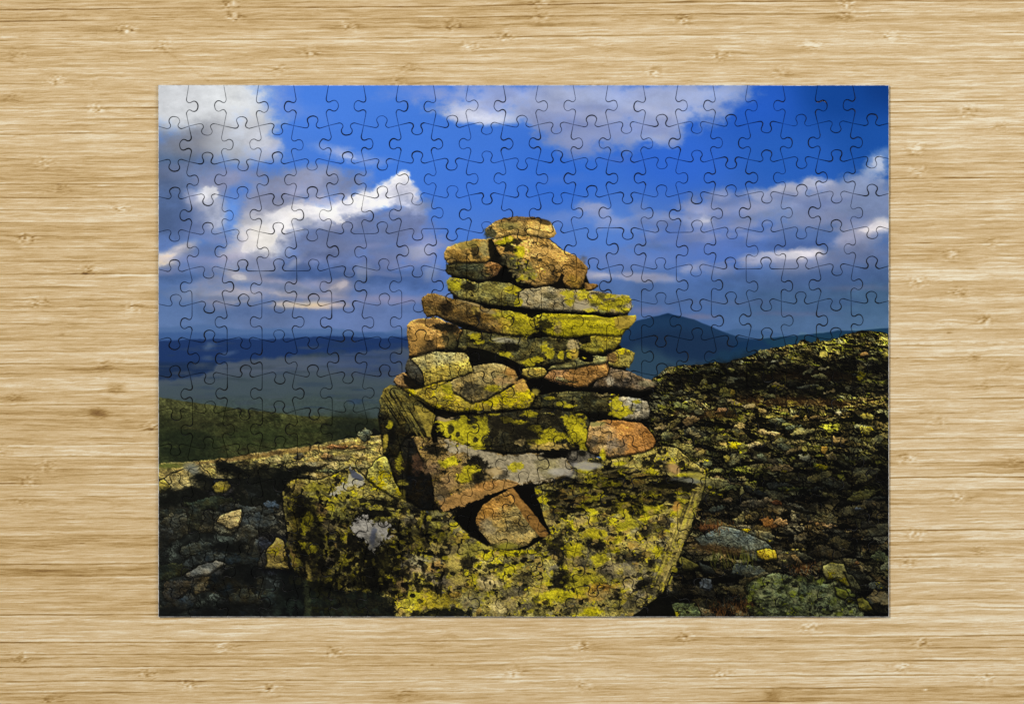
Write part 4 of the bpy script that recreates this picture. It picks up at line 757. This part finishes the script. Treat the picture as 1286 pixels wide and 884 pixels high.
me.polygons.foreach_set("loop_start", np.arange(0, q.size, 4, dtype=np.int32))
a_ = me.attributes.new("grain", 'FLOAT', 'POINT'); a_.data.foreach_set("value", T.ravel().astype(np.float32))
me.update(); me.validate()
top = bpy.data.objects.new("tabletop", me); C.objects.link(top); top["kind"] = "structure"
m, n, l, P = mat("bamboo")
at = n.new("ShaderNodeAttribute"); at.attribute_name = "grain"
tc = n.new("ShaderNodeTexCoord"); mp = n.new("ShaderNodeMapping"); mp.inputs['Scale'].default_value = (110, 1700, 60)
l.new(tc.outputs['Object'], mp.inputs[0])
nz = n.new("ShaderNodeTexNoise"); nz.inputs['Scale'].default_value = 1; nz.inputs['Detail'].default_value = 5; nz.inputs['Roughness'].default_value = .7
l.new(mp.outputs[0], nz.inputs[0])
nz2 = n.new("ShaderNodeTexNoise"); nz2.inputs['Scale'].default_value = 1500; nz2.inputs['Detail'].default_value = 2; l.new(tc.outputs['Object'], nz2.inputs[0])
m1 = n.new("ShaderNodeMath"); m1.operation = 'MULTIPLY_ADD'; m1.inputs[1].default_value = .24; l.new(nz.outputs[0], m1.inputs[0]); l.new(at.outputs['Fac'], m1.inputs[2])
m2 = n.new("ShaderNodeMath"); m2.operation = 'MULTIPLY_ADD'; m2.inputs[1].default_value = .16; l.new(nz2.outputs[0], m2.inputs[0]); l.new(m1.outputs[0], m2.inputs[2])
m3 = n.new("ShaderNodeMath"); m3.operation = 'SUBTRACT'; m3.inputs[1].default_value = .20; l.new(m2.outputs[0], m3.inputs[0])
cr = n.new("ShaderNodeValToRGB"); l.new(m3.outputs[0], cr.inputs[0])
stops = [(0., (78, 50, 20)), (.25, (126, 90, 42)), (.45, (165, 131, 75)), (.62, (197, 166, 115)), (.78, (216, 190, 147)), (1., (240, 229, 202))]
e = cr.color_ramp.elements
while len(e) < len(stops): e.new(.5)
for i, (p, c) in enumerate(stops): e[i].position = p; e[i].color = lin(c)
l.new(cr.outputs[0], P.inputs['Base Color']); P.inputs['Roughness'].default_value = .62; P.inputs['Specular IOR Level'].default_value = .25
bp = n.new("ShaderNodeBump"); bp.inputs['Strength'].default_value = .25; bp.inputs['Distance'].default_value = .0002; l.new(m3.outputs[0], bp.inputs['Height']); l.new(bp.outputs[0], P.inputs['Normal'])
me.materials.append(m)

# ---- printed face and grey board of the puzzle
im = bpy.data.images.new("cairn_print", PW, PH, alpha=False)
px = np.ones((PH, PW, 4), np.float32); px[..., :3] = IMG[::-1]/255
im.pixels.foreach_set(px.ravel()); im.update(); im.pack()
mp_, n, l, P = mat("printed_card")
ti = n.new("ShaderNodeTexImage"); ti.image = im; ti.interpolation = 'Linear'; l.new(ti.outputs[0], P.inputs['Base Color'])
P.inputs['Roughness'].default_value = .42; P.inputs['Specular IOR Level'].default_value = .05
tc = n.new("ShaderNodeTexCoord"); nz = n.new("ShaderNodeTexNoise"); nz.inputs['Scale'].default_value = 900; nz.inputs['Detail'].default_value = 3
l.new(tc.outputs['Object'], nz.inputs[0]); bp = n.new("ShaderNodeBump"); bp.inputs['Strength'].default_value = .12; bp.inputs['Distance'].default_value = .0001
l.new(nz.outputs[0], bp.inputs['Height']); l.new(bp.outputs[0], P.inputs['Normal'])
def card(name, a, b):
    m, n, l, P = mat(name)
    tc = n.new("ShaderNodeTexCoord"); nz = n.new("ShaderNodeTexNoise"); nz.inputs['Scale'].default_value = 400; nz.inputs['Detail'].default_value = 4
    l.new(tc.outputs['Object'], nz.inputs[0]); cr = n.new("ShaderNodeValToRGB"); l.new(nz.outputs[0], cr.inputs[0])
    cr.color_ramp.elements[0].position = .35; cr.color_ramp.elements[1].position = .65
    cr.color_ramp.elements[0].color = lin(a); cr.color_ramp.elements[1].color = lin(b)
    l.new(cr.outputs[0], P.inputs['Base Color']); P.inputs['Roughness'].default_value = .8; P.inputs['Specular IOR Level'].default_value = .15
    return m
m_rim = card("white_paper_rim", (150, 152, 156), (236, 238, 240))
m_core = card("grey_board", (52, 52, 54), (84, 84, 84))

# ================================================================= the jigsaw puzzle
NR, NCOL = 15, 21
RY = [107, 158.8, 203.5, 247, 291.7, 338, 381.7, 427, 471, 516, 560.5, 605.5, 651, 694.8, 740, 774.6]
VT = [None]*NR      # tab of each upright cut, R(ight) or L(eft), cut lines 1..20
base = lambda r: ''.join('R' if (r+k) % 2 else 'L' for k in range(1, 21))
VT = [base(r) for r in range(NR)]
VT[4] = 'RLRLRLRLRLRLRLRLRLRL'
VT[5] = 'LRLLLLLRRRLLLRRRRRLR'
VT[6] = 'LLLRLRLLRRLRRRLRLRRR'
VT[7] = 'RLLLRLLLRLLLRRRLRLRL'
VT[8] = 'LLLRLRLLLRLRLRLRRLLR'
VT[9] = 'LRLLLLRRRRRLLRLLRLRR'
VT[10] = 'RLRLRLLLRLRLRLRRLRLR'
VT[11] = 'LRLRLRLRLRLRLRRLLRLR'
HT = []
for j in range(1, NR):
    s_ = ''
    for c in range(NCOL):
        u = (j+c) % 2 == 1
        if 6 <= j <= 9: u = not u
        s_ += 'U' if u else 'D'
    HT.append(s_)
HT[3] = 'DUDUDUUDDUDUDDUUDUDUD'
HT[4] = 'UDUUUDUDUDUDUDUDUUUDU'
def vdir(r, k): return 1 if VT[r][k-1] == 'R' else -1
def hdir(j, c): return -1 if HT[j-1][c] == 'U' else 1       # +1 = tab points down (larger y)
OFF = 3.0
JP = {}
for j in range(NR+1):
    for k in range(NCOL+1):
        y = RY[j]; x = 198.6 if k == 0 else (1116.6 if k == 21 else 237.2+43.88*(k-1)+.0042*(y-134))
        if 0 < j < NR: y -= .0043*(x-237)
        if 0 < k < NCOL and 0 < j < NR and vdir(j-1, k) == vdir(j, k): x -= OFF*vdir(j, k)
        if 0 < j < NR and 0 < k < NCOL and hdir(j, k-1) == hdir(j, k): y -= OFF*hdir(j, k)
        JP[j, k] = (x, y)
TAB = [(-.215,-.066),(-.150,-.055),(-.110,-.012),(-.112,.045),(-.142,.105),(-.150,.165),(-.118,.222),(-.05,.258),(.03,.262),(.105,.232),(.145,.172),(.140,.110),(.108,.050),(.106,-.010),(.148,-.055),(.212,-.068)]
rj = np.random.RandomState(11)
def cut(a, b, d, horiz):
    """points from junction a to b with an interlocking tab towards d; returns (x, y, half-gap)"""
    a = np.array(a); b = np.array(b); Ls = 44.6
    t = (b-a)/np.linalg.norm(b-a)
    nrm = np.array((0, 1.)) if horiz else np.array((1., 0))
    nrm = nrm*d
    tt = np.array((1., 0)) if horiz else np.array((0, 1.))
    # the tab keeps square to the sheet; its middle sits just past the middle of the cut
    mid = a+(b-a)*(.53+rj.uniform(-.012, .012))
    base_ = np.array(JL(a, b, horiz))
    k = rj.uniform(.97, 1.03); sk = rj.uniform(-.05, .05)
    pts = [mid_line(mid, base_, horiz)+Ls*(k*u*tt+k*v*nrm+sk*v*tt)+rj.normal(0, .12, 2) for u, v in TAB]
    ctrl = [a]+pts+[b]
    out = []; gl = []
    gs = rj.uniform(.55, 1.25); ga = rj.uniform(.25, 1.); gb = rj.uniform(.25, 1.)
    def add(p, g): out.append(p); gl.append(g)
    for q in np.linspace(0, 1, 6)[:-1]: add(a+(pts[0]-a)*q, .17+.30*ga*q*gs)
    n_ = len(pts)
    for i in range(n_-1):
        p0 = pts[i-1] if i > 0 else a*.25+pts[0]*.75; p1 = pts[i]; p2 = pts[i+1]; p3 = pts[i+2] if i < n_-2 else b*.25+pts[-1]*.75
        for q in (0, .25, .5, .75):
            add(.5*((2*p1)+(-p0+p2)*q+(2*p0-5*p1+4*p2-p3)*q*q+(-p0+3*p1-3*p2+p3)*q**3), (.46+.16*math.cos((i+q)/n_*2*math.pi*1.5+ga*6))*gs)
    for q in np.linspace(0, 1, 6): add(pts[-1]+(b-pts[-1])*q, .17+.30*gb*(1-q)*gs)
    return [(p[0], p[1], max(.12, g)) for p, g in zip(out, gl)]
def JL(a, b, horiz): return (a+b)/2
def mid_line(mid, base_, horiz): return mid
def line(a, b, n_=10): return [(a[0]+(b[0]-a[0])*q, a[1]+(b[1]-a[1])*q, 0.) for q in np.linspace(0, 1, n_)]
# cut lines; the base of a tab is measured from the straight grid line, not from a shifted junction
def grid(j, k):
    y = RY[j]; x = 198.6 if k == 0 else (1116.6 if k == 21 else 237.2+43.88*(k-1)+.0042*(y-134))
    if 0 < j < NR: y -= .0043*(x-237)
    return np.array((x, y))
VE = {}; HE = {}
for r in range(NR):
    for k in range(NCOL+1):
        a, b = JP[r, k], JP[r+1, k]
        if k in (0, NCOL): VE[r, k] = line(a, b)
        else:
            g0, g1 = grid(r, k), grid(r+1, k)
            mid_line = lambda mid, base_, horiz, g0=g0, g1=g1: np.array(((g0[0]+g1[0])/2, mid[1]))
            VE[r, k] = cut(a, b, vdir(r, k), False)
for j in range(NR+1):
    for c in range(NCOL):
        a, b = JP[j, c], JP[j, c+1]
        if j in (0, NR): HE[j, c] = line(a, b)
        else:
            g0, g1 = grid(j, c), grid(j, c+1)
            mid_line = lambda mid, base_, horiz, g0=g0, g1=g1: np.array((mid[0], (g0[1]+g1[1])/2))
            HE[j, c] = cut(a, b, hdir(j, c), True)
def outline(r, c):
    t = HE[r, c]; b = HE[r+1, c]; L_ = VE[r, c]; R2_ = VE[r, c+1]
    P = []
    for e_, rev in ((t, 0), (R2_, 0), (b, 1), (L_, 1)):
        e2 = e_[::-1] if rev else e_
        border = e2[0][2] == 0 and e2[1][2] == 0
        for i, p in enumerate(e2[:-1]): P.append((p[0], p[1], p[2], border))
    return P
def piece_geo(r, c):
    """verts, faces, materials, uvs of one piece (clockwise in card units = counter-clockwise in the world seen from above reversed)"""
    P = outline(r, c); n_ = len(P)
    xy = np.array([p[:2] for p in P]); g = np.array([p[2] for p in P]); bd = np.array([p[3] for p in P])
    prv = np.roll(xy, 1, 0); nxt = np.roll(xy, -1, 0)
    t = nxt-prv; t /= np.linalg.norm(t, axis=1)[:, None]+1e-9
    nin = np.stack([-t[:, 1], t[:, 0]], 1)         # inward normal for this winding (y down)
    corner = {}
    for i in range(n_):                            # corners where a border meets anything else
        pb = bd[i-1]; cb = bd[i]
        if pb != cb or (pb and cb and abs(np.dot(xy[i]-prv[i], nxt[i]-xy[i])) < 1e-6):
            corner[i] = (pb, cb)
    def inset(amount_in, amount_bd):
        o = xy+nin*(amount_in[:, None])
        for i in range(n_):
            if bd[i] and i not in corner: o[i] = xy[i]+nin[i]*amount_bd
        for i, (pb, cb) in corner.items():
            e1 = xy[i]-prv[i]; e2 = nxt[i]-xy[i]
            e1 = e1/np.linalg.norm(e1); e2 = e2/np.linalg.norm(e2)
            n1 = np.array((-e1[1], e1[0])); n2 = np.array((-e2[1], e2[0]))
            d1 = amount_bd if pb else max(amount_in[i], .12); d2 = amount_bd if cb else max(amount_in[i], .12)
            A = np.array([n1, n2])
            if abs(np.linalg.det(A)) > .2: o[i] = xy[i]+np.linalg.solve(A, (d1, d2))
        return o
    lower = inset(g, 0.)
    upper = inset(g+.42, .75)
    rr = np.random.RandomState(r*50+c)
    dz = rr.uniform(-.16, .16); tx, ty = rr.normal(0, .0022, 2)
    sx = sy = 0.
    if (r, c) == (0, 18): sy = .3
    cx_, cy_ = xy.mean(0)
    def z(p, h): return h+dz+(p[0]-cx_)*tx+(p[1]-cy_)*ty
    V = []
    for i in range(n_): V.append(W(upper[i][0]+sx, upper[i][1]+sy, z(upper[i], TH)))
    for i in range(n_): V.append(W(lower[i][0]+sx, lower[i][1]+sy, z(lower[i], TH-(.5 if not bd[i] else .85))))
    foot = inset(g*.03, .25)
    for i in range(n_): V.append(W(foot[i][0]+sx, foot[i][1]+sy, .25))
    F = [list(range(n_))[::-1]]; M = [0]
    for i in range(n_):
        j = (i+1) % n_
        F.append([i, j, n_+j, n_+i]); M.append(1 if bd[i] else 0)
        F.append([n_+i, n_+j, 2*n_+j, 2*n_+i]); M.append(2)
    F.append(list(range(2*n_, 3*n_))); M.append(2)
    uvp = np.concatenate([upper, lower, lower])
    a = xy; area_ = abs(np.sum(a[:, 0]*np.roll(a[:, 1], -1)-a[:, 1]*np.roll(a[:, 0], -1)))/2
    return V, F, M, uvp, area_
def make_mesh(name, geos):
    V = []; F = []; M = []; UV = []
    for v, f, m_, u, _ in geos:
        o = len(V); V += v; F += [[i+o for i in q_] for q_ in f]; M += m_; UV.append(u)
    UV = np.concatenate(UV)
    me = bpy.data.meshes.new(name); me.from_pydata(V, [], F)
    for m_ in (mp_, m_rim, m_core): me.materials.append(m_)
    me.polygons.foreach_set("material_index", M)
    uv = me.uv_layers.new(name="print")
    vi = np.empty(len(me.loops), np.int32); me.loops.foreach_get("vertex_index", vi)
    q_ = UV[vi]; q_ = np.stack([(q_[:, 0]-PX0)/(PX1-PX0), 1-(q_[:, 1]-PY0)/(PY1-PY0)], 1)
    uv.data.foreach_set("uv", q_.ravel().astype(np.float32))
    me.update(); return me
root = bpy.data.objects.new("jigsaw_puzzle", None); C.objects.link(root); root.empty_display_size = .05
root["label"] = "assembled cardboard jigsaw puzzle printed with a lichen covered stone cairn under a blue cloudy sky"
root["category"] = "jigsaw puzzle"
root.location = W((198.6+1116.6)/2, (107+774.6)/2, 0)
G = [(piece_geo(r, c), r, c) for r in range(NR) for c in range(NCOL)]
G.sort(key=lambda q_: -q_[0][4])
def shift(geo):
    ox, oy, oz = root.location
    return ([(x-ox, y-oy, z-oz) for x, y, z in geo[0]],)+geo[1:]
for geo, r, c in G[:100]:
    o = bpy.data.objects.new("puzzle_piece", make_mesh("puzzle_piece", [shift(geo)])); C.objects.link(o); o.parent = root
    o["group"] = "interlocking puzzle pieces"
rest = bpy.data.objects.new("puzzle_pieces", make_mesh("puzzle_pieces", [shift(g_[0]) for g_ in G[100:]])); C.objects.link(rest)
rest.parent = root; rest["kind"] = "stuff"; rest["group"] = "interlocking puzzle pieces"
